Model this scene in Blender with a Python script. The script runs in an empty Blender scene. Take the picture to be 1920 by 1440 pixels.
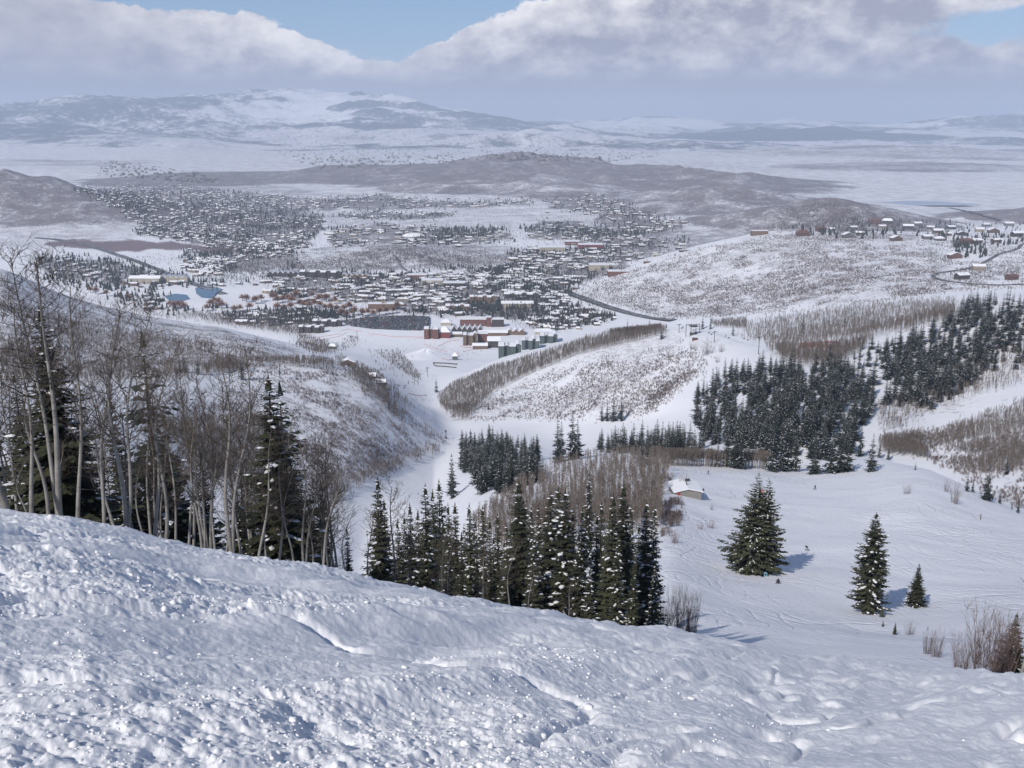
import bpy, math, random
import numpy as np
from mathutils import Vector, Matrix

# ------------------------------------------------------------------ camera, sky, sun, exposure
scene = bpy.context.scene
F = 1867.0                                   # focal length in pixels of the 1920 px wide picture
PITCH = math.radians(14.85)
cam_d = bpy.data.cameras.new("camera")
cam_d.sensor_width = 36.0; cam_d.lens = 36.0 * F / 1920.0
cam_d.clip_start = 0.1; cam_d.clip_end = 200000.0
cam = bpy.data.objects.new("camera", cam_d); scene.collection.objects.link(cam)
cam.location = (0, 0, 0); cam.rotation_euler = (math.pi/2 - PITCH, 0, 0)
scene.camera = cam
SUN_AZ = math.radians(-146.0)                # direction the sun stands in, clockwise from +Y
SUN_EL = math.radians(40.0)
HAZE_D = 5.2e-5
SUN = np.array([math.sin(SUN_AZ)*math.cos(SUN_EL), math.cos(SUN_AZ)*math.cos(SUN_EL), math.sin(SUN_EL)])
sun_d = bpy.data.lights.new("sun", 'SUN'); sun_d.energy = 3.4; sun_d.angle = math.radians(0.5)
sun_d.color = (1.0, 0.945, 0.87)
sun_o = bpy.data.objects.new("sun", sun_d); scene.collection.objects.link(sun_o)
sun_o.rotation_euler = Vector(SUN).to_track_quat('Z', 'Y').to_euler()
vs = scene.view_settings
vs.view_transform = 'Standard'; vs.look = 'None'; vs.exposure = 0.24; vs.gamma = 1.0; vs.use_curve_mapping = False
scene.cycles.use_denoising = True
scene.cycles.max_bounces = 5; scene.cycles.diffuse_bounces = 2; scene.cycles.glossy_bounces = 1
scene.cycles.transmission_bounces = 2; scene.cycles.volume_bounces = 1; scene.cycles.transparent_max_bounces = 8

world = bpy.data.worlds.new("World"); scene.world = world; world.use_nodes = True
wt = world.node_tree; wt.nodes.clear(); WN = wt.nodes.new; WL = wt.links.new
def wmath(op, a, b=None, c=None, clamp=False):
    n = WN('ShaderNodeMath'); n.operation = op; n.use_clamp = clamp
    for i, v in enumerate((a, b, c)):
        if v is None: continue
        if isinstance(v, (int, float)): n.inputs[i].default_value = v
        else: WL(v, n.inputs[i])
    return n.outputs[0]
def wnoise(vec, scale, detail, rough=0.55):
    n = WN('ShaderNodeTexNoise'); n.inputs['Scale'].default_value = scale; n.inputs['Detail'].default_value = detail
    n.inputs['Roughness'].default_value = rough; WL(vec, n.inputs['Vector']); return n.outputs['Fac']
def wvec(x, y, z=0.0):
    n = WN('ShaderNodeCombineXYZ')
    for i, v in enumerate((x, y, z)):
        if isinstance(v, (int, float)): n.inputs[i].default_value = v
        else: WL(v, n.inputs[i])
    return n.outputs[0]
def wsmooth(v, lo, hi):
    n = WN('ShaderNodeMapRange'); n.interpolation_type = 'SMOOTHSTEP'
    n.inputs['From Min'].default_value = lo; n.inputs['From Max'].default_value = hi; WL(v, n.inputs['Value']); return n.outputs[0]
def wcurve(v, x0, x1, pts, y1):
    """a curve through (x, y) pairs, x from x0 to x1, y from 0 to y1"""
    m = WN('ShaderNodeMapRange'); m.inputs['From Min'].default_value = x0; m.inputs['From Max'].default_value = x1; WL(v, m.inputs['Value'])
    n = WN('ShaderNodeFloatCurve'); c = n.mapping.curves[0]
    c.points[0].location = (0, pts[0][1]/y1); c.points[1].location = (1, pts[-1][1]/y1)
    for x, y in pts[1:-1]: c.points.new((x-x0)/(x1-x0), y/y1)
    n.mapping.update(); WL(m.outputs[0], n.inputs['Value']); return wmath('MULTIPLY', n.outputs[0], y1)
def wmix(f, a, b):
    n = WN('ShaderNodeMix'); n.data_type = 'RGBA'
    for s, v in ((n.inputs[0], f), (n.inputs[6], a), (n.inputs[7], b)):
        if isinstance(v, tuple): s.default_value = v + (1,)
        elif isinstance(v, (int, float)): s.default_value = v
        else: WL(v, s)
    return n.outputs[2]
sky = WN('ShaderNodeTexSky'); sky.sky_type = 'NISHITA'; sky.sun_disc = False
sky.sun_elevation = SUN_EL; sky.sun_rotation = SUN_AZ % (2*math.pi); sky.altitude = 2500; sky.air_density = 1.0; sky.dust_density = 0.6; sky.ozone_density = 1.5
SKY_S = 0.085
tc = WN('ShaderNodeTexCoord'); sep = WN('ShaderNodeSeparateXYZ'); WL(tc.outputs['Generated'], sep.inputs[0])
X, Yc, Z = sep.outputs
az = wmath('MULTIPLY', wmath('ARCTAN2', X, Yc), 57.29578)      # degrees, 0 straight ahead
el = wmath('MULTIPLY', wmath('ARCSINE', Z), 57.29578)
p2 = wvec(wmath('MULTIPLY', az, 0.16), wmath('MULTIPLY', el, 0.34))
p3 = wvec(wmath('MULTIPLY', az, 0.55), wmath('MULTIPLY', el, 0.85), 3.0)
nb = wnoise(p2, 1.3, 5, 0.5); ns = wnoise(p3, 0.85, 8, 0.6); nbil = wnoise(p3, 1.0, 9, 0.6)
def AZ(px, py=100): 
    d = (px-960)/F; yy = math.cos(PITCH) + (720-py)/F*math.sin(PITCH); return math.degrees(math.atan2(d, yy))
def EL(py): return 14.85*0 + math.degrees(math.atan((720-py)/F)) - 14.85
top = [(-60, 30), (AZ(0)-4, 9), (AZ(0), 6.8), (AZ(90), 6.5), (AZ(160), 6.0), (AZ(330), 5.55), (AZ(480), 5.5), (AZ(560), 4.8), (AZ(640), 3.9), (AZ(730), 3.2),
       (AZ(790), 3.7), (AZ(860), 4.7), (AZ(960), 5.7), (AZ(1060), 6.5), (AZ(1200), 8), (AZ(1500), 9), (AZ(1750), 8.2), (AZ(1880), 7.0), (AZ(1920)+3, 5.6), (60, 20)]
ct = wcurve(az, -60, 60, top, 40)
edge = wmath('ADD', wmath('SUBTRACT', ct, el), wmath('MULTIPLY', wmath('SUBTRACT', ns, 0.5), 2.3))
m_main = wsmooth(edge, -0.02, 0.17)
# the blue hole at the upper right
hx = wmath('DIVIDE', wmath('SUBTRACT', az, AZ(1905)), 4.6); hy = wmath('DIVIDE', wmath('SUBTRACT', el, EL(66)), 1.05)
hd = wmath('ADD', wmath('ADD', wmath('MULTIPLY', hx, hx), wmath('MULTIPLY', hy, hy)), wmath('MULTIPLY', wmath('SUBTRACT', ns, 0.5), 2.6))
m_hole = wsmooth(hd, 0.45, 1.15)
cover = wmath('MULTIPLY', m_main, m_hole)
# cloud light: bright at billowy tops, grey lilac bases, a darker flat layer lower down
depth = wmath('DIVIDE', edge, 2.6, clamp=True)
lit = wmath('ADD', wmath('MULTIPLY', wmath('SUBTRACT', 1.0, depth), 0.62), wmath('MULTIPLY', wmath('SUBTRACT', nb, 0.42), 1.5))
lit = wmath('ADD', lit, wmath('MULTIPLY', wmath('SUBTRACT', nbil, 0.5), 2.1))
base_el = wmath('ADD', el, wmath('MULTIPLY', wmath('SUBTRACT', nb, 0.5), 0.9))
above = wsmooth(base_el, 1.75, 2.75)
leftdim = wsmooth(az, AZ(60), AZ(520))
lit = wmath('MULTIPLY', lit, wmath('ADD', 0.35, wmath('MULTIPLY', leftdim, 0.65)))
lit = wmath('MULTIPLY', wmath('ADD', lit, 0.12), above, clamp=True)
ccol = wmix(lit, (0.29, 0.29, 0.365), (0.92, 0.89, 0.88))
low = wsmooth(el, -0.1, 1.7)
ccol = wmix(low, (0.245, 0.262, 0.325), ccol)
sk = WN('ShaderNodeVectorMath'); sk.operation = 'SCALE'; sk.inputs['Scale'].default_value = SKY_S; WL(sky.outputs[0], sk.inputs[0])
blue = wmix(0.5, sk.outputs[0], (0.13, 0.29, 0.51))
final = wmix(cover, blue, ccol)
hi = wsmooth(el, 9.0, 16.0)                                      # clear blue overhead
final = wmix(hi, final, sk.outputs[0])
bg = WN('ShaderNodeBackground'); bg.inputs['Strength'].default_value = 1.0; WL(final, bg.inputs[0])
wo = WN('ShaderNodeOutputWorld'); WL(bg.outputs[0], wo.inputs[0])

# ------------------------------------------------------------------ picture <-> place
SP, CP = math.sin(PITCH), math.cos(PITCH)
def tanv(py):                                # drop per metre forward of the sight line through row py
    dyi = (720.0-py)/F
    return -(-SP + dyi*CP)/(CP + dyi*SP)
def rx(px, py): 
    dyi = (720.0-py)/F
    return (px-960.0)/F/(CP + dyi*SP)        # x / y of that sight line
def P(px, py, Y): return (rx(px, py), Y, -Y*tanv(py))
def H(px, Y, z):                             # a point hidden from the camera, in the column of px at mid height
    return (rx(px, 600), Y, z)
def project(x, y, z):
    d = y*CP - z*SP; v = y*SP + z*CP
    return 960 + F*x/d, 720 - F*v/d

# ------------------------------------------------------------------ noise
def _hash(ix, iy, seed):
    h = (ix.astype(np.int64)*374761393 + iy.astype(np.int64)*668265263 + seed*974634777) & 0xffffffff
    h = ((h ^ (h >> 13))*1274126177) & 0xffffffff
    h = ((h ^ (h >> 15))*2246822519) & 0xffffffff
    return (h ^ (h >> 16)) & 0xffffffff
def _h01(ix, iy, seed): return _hash(ix, iy, seed)/4294967295.0
def vnoise(x, y, seed=0):
    ix = np.floor(x); iy = np.floor(y); fx = x-ix; fy = y-iy
    u = fx*fx*fx*(fx*(fx*6-15)+10); v = fy*fy*fy*(fy*(fy*6-15)+10)
    a = _h01(ix, iy, seed); b = _h01(ix+1, iy, seed); c = _h01(ix, iy+1, seed); d = _h01(ix+1, iy+1, seed)
    return (a+(b-a)*u)*(1-v) + (c+(d-c)*u)*v
def fbm(x, y, octv=4, seed=0, gain=0.5):
    s = 0; a = 1; t = 0
    for i in range(octv):
        s = s + a*vnoise(x, y, seed+i*17); t += a; a *= gain
        x, y = (x*0.8-y*0.6)*2.03+11.3, (x*0.6+y*0.8)*2.03+4.7
    return s/t
def ridged(x, y, octv=4, seed=0, gain=0.5):
    s = 0; a = 1; t = 0
    for i in range(octv):
        s = s + a*(1-np.abs(2*vnoise(x, y, seed+i*31)-1)); t += a; a *= gain
        x, y = (x*0.8-y*0.6)*2.03+7.1, (x*0.6+y*0.8)*2.03+2.9
    return s/t
def domes(x, y, size, seed, fill=0.8):
    """rounded lumps on a jittered lattice, 0 to 1"""
    X_ = x/size; Y_ = y/size; ix = np.floor(X_); iy = np.floor(Y_); out = np.zeros_like(X_)
    for dx in (-1, 0, 1):
        for dy in (-1, 0, 1):
            cx = ix+dx; cy = iy+dy
            px = cx+_h01(cx, cy, seed); py = cy+_h01(cx, cy, seed+5); r = 0.22+0.5*_h01(cx, cy, seed+9)**2
            on = _h01(cx, cy, seed+13) < fill
            d2 = ((X_-px)**2 + (Y_-py)**2)/(r*r)
            out = np.maximum(out, np.where(on & (d2 < 1), np.sqrt(np.clip(1-d2, 0, 1))*r*1.6, 0))
    return out
def sstep(x, a, b):
    t = np.clip((x-a)/(b-a), 0, 1); return t*t*(3-2*t)

# ------------------------------------------------------------------ the shape of the land
FG_EDGE = [(-400, 880), (0, 960), (130, 972), (250, 1000), (380, 1035), (620, 1076), (800, 1106), (1000, 1141), (1180, 1176), (1300, 1192), (1500, 1226), (1700, 1250), (1800, 1258), (1920, 1262), (2400, 1290)]
FG_Y = [(-0.8, 27), (-0.5, 28), (-0.2, 26), (0.0, 25), (0.25, 26), (0.5, 30), (0.8, 32)]
FG_H = 1.7
_ea = np.array([rx(p, q) for p, q in FG_EDGE]); _et = np.array([tanv(q) for p, q in FG_EDGE])
def fg_base(x, y):
    ys = np.maximum(y, 0.5); a = x/np.maximum(y, 6.0)
    Te = np.interp(a, _ea, _et); Ye = np.interp(a, [q[0] for q in FG_Y], [q[1] for q in FG_Y])
    b = FG_H/Ye**2; s = Te-2*FG_H/Ye
    far = np.maximum(y-Ye*1.5, 0)
    return -FG_H - s*y - b*np.minimum(y, Ye*1.5)**2 - far*2*b*Ye*1.5
def fgz(a, Y): return (a, Y, float(fg_base(np.array([a*Y]), np.array([float(Y)]))[0]))

AA = [-0.8, -0.55, -0.45, -0.35, -0.25, -0.15, -0.05, 0.05, 0.15, 0.25, 0.35, 0.45, 0.55, 0.8]
CURVES = [
 [fgz(a, 42) for a in AA],
 [fgz(a, 58) for a in AA],
 [H(0,85,-45), H(300,90,-50), H(600,95,-55), H(960,105,-64), H(1150,118,-72.5), P(1300,1190,128), P(1500,1222,122), P(1800,1252,108), P(1920,1258,106)],
 [H(0,180,-98), H(300,185,-103), H(700,200,-115), H(1000,205,-114), P(1250,1050,225), P(1350,1066,232), P(1459,1092,215), P(1625,1148,187), P(1715,1136,200), P(1920,1100,215)],
 [H(0,280,-148), H(400,300,-160), H(700,300,-160), P(900,1080,300), P(1000,985,350), P(1070,930,400), P(1117,903,425), P(1173,883,450), P(1253,870,470), P(1330,876,480), P(1500,886,480), P(1640,861,515), P(1750,882,475), P(1850,937,405), P(1920,975,365)],
 [H(0,380,-188), H(400,420,-210), H(560,470,-222), P(640,1055,530), P(700,990,630), P(760,962,600), P(805,985,510), P(860,1010,420), P(900,950,470), P(937,927,490), P(980,903,520), P(1060,872,560), P(1250,852,600), P(1400,852,570), P(1500,862,560), P(1640,838,590), H(1750,545,-202), P(1850,905,520), P(1920,930,480)],
 [H(0,440,-208), H(300,480,-228), H(500,560,-243), P(640,945,645), P(700,897,735), P(780,868,845), P(835,846,925), P(900,812,990), P(1000,803,1010), P(1100,797,970), P(1230,784,925), P(1330,765,830), P(1450,770,665), P(1640,805,625), P(1750,817,640), P(1850,772,680), P(1920,737,700)],
 [P(0,792,520), P(200,782,600), P(300,770,660), P(420,736,790), P(530,702,890), P(620,695,945), P(660,708,945), P(700,728,935), P(780,787,955), P(835,833,965), P(900,793,1060), P(1000,782,1070), P(1100,768,1010), P(1230,750,965), P(1330,735,880), P(1450,735,745), P(1640,745,730), P(1750,750,730), P(1850,725,745), P(1920,700,760)],
 [P(0,690,750), P(300,690,850), P(500,672,980), P(600,673,1130), P(700,705,1150), P(780,752,1250), P(825,768,1230), P(850,738,1290), P(870,715,1330), P(920,690,1330), P(1000,667,1310), P(1080,645,1280), P(1160,628,1250), P(1250,620,1200), P(1300,622,1150), P(1422,656,1000), P(1560,650,980), P(1650,630,1000), P(1780,592,1010), P(1920,562,990)],
 [P(0,505,1200), P(130,560,1250), P(300,600,1350), P(430,617,1450), P(560,650,1600), P(650,660,1690), P(780,690,1640), P(870,690,1620), H(1000,1640,-402), H(1150,1600,-395), H(1300,1500,-365), P(1450,645,1180), P(1600,626,1240), P(1750,600,1260), P(1920,570,1210)],
 [H(0,1950,-430), H(300,2000,-440), P(560,640,1990), P(800,640,1990), H(1000,1990,-440), P(1100,585,2320), P(1250,596,2230), P(1400,590,2080), P(1550,574,1930), P(1700,556,1870), P(1790,545,1860), P(1920,540,1850)],
 [H(0,2700,-440), H(600,2700,-440), H(1030,2700,-440), P(1085,546,2640), P(1130,520,2680), P(1200,497,2720), P(1300,466,2800), P(1400,443,2850), P(1480,431,2900), P(1600,436,2850), P(1700,438,2800), P(1800,442,2800), P(1920,440,2800)],
 [H(0,3400,-440), H(1030,3400,-440), H(1200,3400,-440), H(1480,3500,-425), H(1700,3500,-400), H(1920,3500,-400)],
 [H(0,4300,-440), H(1920,4300,-440)],
 [H(0,9000,-442), H(1920,9000,-442)],
 [H(0,20000,-430), H(1920,20000,-430)],
 [H(0,70000,-420), H(1920,70000,-420)],
]
NA, NY = 760, 1040
A_MAX = 0.82
ga = np.linspace(-A_MAX, A_MAX, NA)
gY = np.exp(np.linspace(math.log(50.0), math.log(60000.0), NY))
def _smooth(v, k=5):
    p = np.pad(v, k, mode='edge'); w = np.hanning(2*k+3)[1:-1]; w /= w.sum(); return np.convolve(p, w, 'valid')
CY, CZ = [], []
for c in CURVES:
    c = sorted(c); a_ = [q[0] for q in c]
    k_ = 4 if c[0][1] < 100 else 13
    CY.append(_smooth(np.interp(ga, a_, [q[1] for q in c]), k_)); CZ.append(_smooth(np.interp(ga, a_, [q[2] for q in c]), k_))
CY = np.array(CY); CZ = np.array(CZ)
for k in range(1, len(CY)): CY[k] = np.maximum(CY[k], CY[k-1]*1.03)
def pchip(xk, yk, x):
    h = np.diff(xk); d = np.diff(yk)/h; m = np.zeros_like(yk)
    s = d[:-1]*d[1:] > 0
    w1 = 2*h[1:]+h[:-1]; w2 = h[1:]+2*h[:-1]
    with np.errstate(all='ignore'): mm = (w1+w2)/(w1/d[:-1]+w2/d[1:])
    m[1:-1] = np.where(s, mm, 0); m[0] = d[0]; m[-1] = d[-1]
    i = np.clip(np.searchsorted(xk, x)-1, 0, len(h)-1); t = (x-xk[i])/h[i]
    return (2*t**3-3*t**2+1)*yk[i] + (t**3-2*t**2+t)*h[i]*m[i] + (-2*t**3+3*t**2)*yk[i+1] + (t**3-t**2)*h[i]*m[i+1]
GZ = np.zeros((NY, NA))
for j in range(NA): GZ[:, j] = pchip(CY[:, j], CZ[:, j], gY)
GX = gY[:, None]*ga[None, :]; GYY = np.repeat(gY[:, None], NA, 1)
# small folds in the middle ground, none on the groomed knoll
amp = np.interp(np.log(GYY), np.log([50, 500, 620, 900, 1500, 3000, 3001, 9000, 20000]), [0, 0, 2.5, 4, 5, 4, 3, 5, 8])
GZ += amp*2*(fbm(GX/160, GYY/160, 4, 3)-0.5)
GZ += np.interp(np.log(GYY), np.log([90, 130, 500, 600]), [0, .9, .9, 0])*2*(fbm(GX/28, GYY/28, 3, 9)-0.5)

HVEG = np.zeros_like(GX); HWOOD_SHADE = np.zeros_like(GX)
def hill(crest, wf, wb, amp=0.15, nsc=400., seed=1, power=1.0, base=-442.0, hv=0.0, hw=0.0):
    """raise a hill whose skyline follows the crest points; wf/wb are its widths towards and away from the camera"""
    global GZ
    pts = [(a*Y, Y, z) for a, Y, z in crest]
    sel = (GYY > min(p[1] for p in pts)-wf*1.15) & (GYY < max(p[1] for p in pts)+wb*1.15)
    x = GX[sel]; y = GYY[sel]
    best = np.full(x.shape, -1e9)
    cx = [p[0] for p in pts]; n = len(pts)
    for i in range(n-1):
        (x0, y0, z0), (x1, y1, z1) = pts[i], pts[i+1]
        dx, dy = x1-x0, y1-y0; L2 = dx*dx+dy*dy
        t = np.clip(((x-x0)*dx+(y-y0)*dy)/L2, 0, 1)
        ex = x-(x0+t*dx); ey = y-(y0+t*dy); d = np.hypot(ex, ey)
        w = np.where(ey < 0, wf, wb)
        f = np.exp(-(d/w)**2*2.2) if power == 1.0 else np.clip(1-d/w, 0, 1)**power
        best = np.maximum(best, (z0+(z1-z0)*t-base)*f)
    rdg = ridged(x/nsc, y/nsc, 5, seed); pk = max(p[2] for p in pts)-base
    g = best*(1+amp*2*(rdg-0.62)*sstep(best, 0, 60)) + base
    if hv: HVEG[sel] = np.maximum(HVEG[sel], hv*sstep(best, pk*.03, pk*.16)*(1.04+.30*(.62-rdg)*2)+.10*sstep(best, pk*.8, pk*.97)*(hv > 0))
    if hw: HWOOD_SHADE[sel] = np.maximum(HWOOD_SHADE[sel], hw*sstep(best, pk*.06, pk*.30)*(.90+.75*(fbm(x/nsc/1.6, y/nsc/1.6, 4, seed+5)-.5)))  # dark cover of far mountains: forest plus painted cloud shadow
    cur = GZ[sel]; k = 14.0
    hgt = np.maximum(cur, g) + np.maximum(k-np.abs(cur-g), 0)**2/(4*k)
    hgt = np.where(best < 3, cur, hgt)
    GZ[sel] = hgt
# low brushy hill in the middle of the town
hill([P(560,492,3150), P(640,478,3200), P(735,463,3300), P(850,470,3350), P(950,478,3400)], 330, 350, .08, 200, 4, hv=.5)
# hill beyond the white one: the conifer-dotted dome, the pale one to its left, and the long brown ridge behind
hill([P(1420,408,4300), P(1480,385,4300), P(1555,373,4300), P(1620,388,4300), P(1690,412,4400)], 420, 500, .10, 260, 5, hv=.66)
hill([P(1215,400,5000), P(1280,368,5200), P(1345,353,5300), P(1420,372,5200), P(1470,392,5000)], 700, 800, .26, 300, 6, hv=.60)
hill([P(870,316,7600), P(930,300,8000), P(1000,289,8200), P(1090,309,7800), P(1200,312,7400), P(1290,318,7000), P(1380,345,6500), P(1480,365,6000), P(1560,392,5500)], 1000, 1300, .34, 480, 7, hv=.72)
hill([P(870,330,6600), P(960,326,6600), P(1060,345,6200)], 600, 800, .28, 340, 17, hv=.62)
hill([P(380,330,7500), P(520,322,8200), P(690,313,8000), P(800,310,7900), P(865,330,7400)], 1100, 1300, .34, 480, 8, hv=.75)
hill([P(-250,330,4800), P(-60,322,4800), P(20,332,4800), P(90,350,4800), P(170,378,4600), P(250,420,4300)], 700, 800, .28, 340, 9, hv=.66)
hill([P(1850,420,4400), P(1930,394,4500), P(2050,370,4500)], 350, 500, .06, 300, 10, hv=.7)
hill([P(130,360,6500), P(330,352,6400), P(560,366,6100), P(700,388,5600)], 600, 700, .05, 400, 29, hv=.50)
# rolling snow hills across the far basin
hill([P(1250,330,11500), P(1400,296,12500), P(1660,276,13500), P(1800,290,13000), P(1920,305,12500)], 2200, 2500, .22, 900, 11, hv=.52)
hill([P(1480,330,9500), P(1650,312,9700), P(1760,310,9900), P(1900,330,9800), P(2050,320,9800)], 900, 1100, .18, 600, 12, hv=.56)
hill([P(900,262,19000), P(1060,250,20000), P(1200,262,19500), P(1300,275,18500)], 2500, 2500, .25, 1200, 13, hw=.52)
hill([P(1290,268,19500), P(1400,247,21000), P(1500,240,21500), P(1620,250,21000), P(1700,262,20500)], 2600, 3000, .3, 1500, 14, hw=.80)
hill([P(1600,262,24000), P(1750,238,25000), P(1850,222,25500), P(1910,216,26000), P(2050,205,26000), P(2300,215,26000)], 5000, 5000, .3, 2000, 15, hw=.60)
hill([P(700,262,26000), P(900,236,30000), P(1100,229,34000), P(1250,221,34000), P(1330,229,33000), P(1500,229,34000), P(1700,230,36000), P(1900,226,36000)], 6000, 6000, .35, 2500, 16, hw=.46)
hill([P(-500,235,19000), P(-150,218,20000), P(0,209,20500), P(110,202,21000), P(230,191,22000), P(330,193,22500), P(450,177,24000), P(540,172,25000), P(640,182,24500), P(720,200,23500), P(800,222,22500), P(880,246,21000)], 6500, 5000, .30, 2300, 18, hw=.60)  # this mountain's cloud shadow is painted in through the forest mask
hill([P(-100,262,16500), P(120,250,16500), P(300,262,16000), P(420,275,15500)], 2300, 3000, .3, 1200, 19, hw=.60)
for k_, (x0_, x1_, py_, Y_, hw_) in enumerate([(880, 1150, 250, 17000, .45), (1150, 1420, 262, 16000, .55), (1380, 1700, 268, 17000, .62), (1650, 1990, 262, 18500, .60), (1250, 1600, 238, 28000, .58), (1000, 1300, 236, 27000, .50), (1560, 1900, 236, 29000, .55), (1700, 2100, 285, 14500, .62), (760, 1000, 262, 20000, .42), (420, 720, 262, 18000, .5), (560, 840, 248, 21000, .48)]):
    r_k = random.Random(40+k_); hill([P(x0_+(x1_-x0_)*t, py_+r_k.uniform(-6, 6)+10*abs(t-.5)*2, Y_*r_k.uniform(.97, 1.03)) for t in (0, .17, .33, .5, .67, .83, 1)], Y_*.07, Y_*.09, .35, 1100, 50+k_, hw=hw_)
hill([P(-100,300,11000), P(130,303,10500), P(210,312,10000)], 900, 900, .1, 500, 20, hv=.45)

bas_ = sstep(GYY, 6500, 9000)*(1-sstep(GYY, 20000, 26000)); GZ += bas_*(fbm(GX/1900, GYY/1500, 4, 61)-.5)*90
GZ += sstep(GYY, 14000, 20000)*(ridged(GX/2600, GYY/2200, 4, 62)-.6)*160
HVEG = np.maximum(HVEG, bas_*.42*sstep(fbm(GX/900, GYY/700, 5, 63), .47, .66)); HWOOD_SHADE = np.maximum(HWOOD_SHADE, sstep(GYY, 12000, 16000)*.62*sstep(fbm(GX/2400, GYY/1500, 5, 64), .47, .62))
LG = np.log(gY)
def ground(x, y):
    x = np.asarray(x, float); y = np.asarray(y, float); yy = np.clip(y, 50.01, 59000)
    fa = (x/np.maximum(y, 1e-3)+A_MAX)/(2*A_MAX)*(NA-1); fy = (np.log(yy)-LG[0])/(LG[-1]-LG[0])*(NY-1)
    fa = np.clip(fa, 0, NA-1.001); fy = np.clip(fy, 0, NY-1.001)
    i = fy.astype(int); j = fa.astype(int); u = fy-i; v = fa-j
    g = (GZ[i, j]*(1-v)+GZ[i, j+1]*v)*(1-u) + (GZ[i+1, j]*(1-v)+GZ[i+1, j+1]*v)*u
    return np.where(y < 52, fg_base(x, y), g)
def cast(px, py, ymin=34.0):
    """where the sight lines through these pixels meet the land; returns x, y, z"""
    px = np.atleast_1d(np.asarray(px, float)); py = np.atleast_1d(np.asarray(py, float))
    a = rx(px, py); t = tanv(py); ys = np.exp(np.linspace(math.log(ymin), math.log(55000.0), 900))
    out = np.zeros((len(px), 3))
    for s in range(0, len(px), 4000):
        A = a[s:s+4000, None]; T = t[s:s+4000, None]
        d = -T*ys[None, :] - ground(A*ys[None, :], np.broadcast_to(ys[None, :], (A.shape[0], len(ys))))
        hit = d <= 0; k = hit.argmax(1); k = np.where(hit.any(1), k, len(ys)-1); k0 = np.maximum(k-1, 0)
        r = np.arange(len(k)); d0 = d[r, k0]; d1 = d[r, k]; f = np.clip(d0/(d0-d1+1e-9), 0, 1)
        y = ys[k0]+(ys[k]-ys[k0])*f
        out[s:s+4000, 0] = A[:, 0]*y; out[s:s+4000, 1] = y; out[s:s+4000, 2] = ground(A[:, 0]*y, y)
    return out
def inpoly(x, y, poly):
    x = np.asarray(x, float); y = np.asarray(y, float); c = np.zeros(x.shape, bool); n = len(poly)
    for i in range(n):
        x0, y0 = poly[i]; x1, y1 = poly[(i+1) % n]
        if y0 == y1: continue
        c ^= ((y0 > y) != (y1 > y)) & (x < (x1-x0)*(y-y0)/(y1-y0)+x0)
    return c
# ------------------------------------------------------------------ mesh and material helpers
col = scene.collection
def link(o): col.objects.link(o); return o
def tag(o, label=None, cat=None, group=None, kind=None):
    if label: o['label'] = label
    if cat: o['category'] = cat
    if group: o['group'] = group
    if kind: o['kind'] = kind
    return o
def mesh_np(name, V, Fc, mats=(), mi=None, smooth=False):
    """mesh from a vertex array and a face array of 3 or 4 columns (a list of such arrays is allowed)"""
    me = bpy.data.meshes.new(name); V = np.asarray(V, np.float32).reshape(-1, 3)
    if isinstance(Fc, np.ndarray): Fc = [Fc]
    Fc = [np.asarray(f, np.int32) for f in Fc if len(f)]
    loops = np.concatenate([f.ravel() for f in Fc]); cnt = np.concatenate([np.full(len(f), f.shape[1], np.int32) for f in Fc])
    me.vertices.add(len(V)); me.vertices.foreach_set('co', V.ravel())
    me.loops.add(len(loops)); me.loops.foreach_set('vertex_index', loops)
    st = np.zeros(len(cnt), np.int32); st[1:] = np.cumsum(cnt)[:-1]
    me.polygons.add(len(cnt)); me.polygons.foreach_set('loop_start', st); me.polygons.foreach_set('loop_total', cnt)
    for m in mats: me.materials.append(m)
    if mi is not None: me.polygons.foreach_set('material_index', np.asarray(mi, np.int32))
    me.polygons.foreach_set('use_smooth', np.full(len(cnt), smooth))
    me.update(calc_edges=True); return me
def mobj(name, me, parent=None):
    o = bpy.data.objects.new(name, me); link(o)
    if parent: o.parent = parent
    return o
def empty(name, loc=(0, 0, 0), rz=0.0):
    o = bpy.data.objects.new(name, None); link(o); o.location = loc; o.rotation_euler = (0, 0, rz); o.empty_display_size = 0.5; return o
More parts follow.
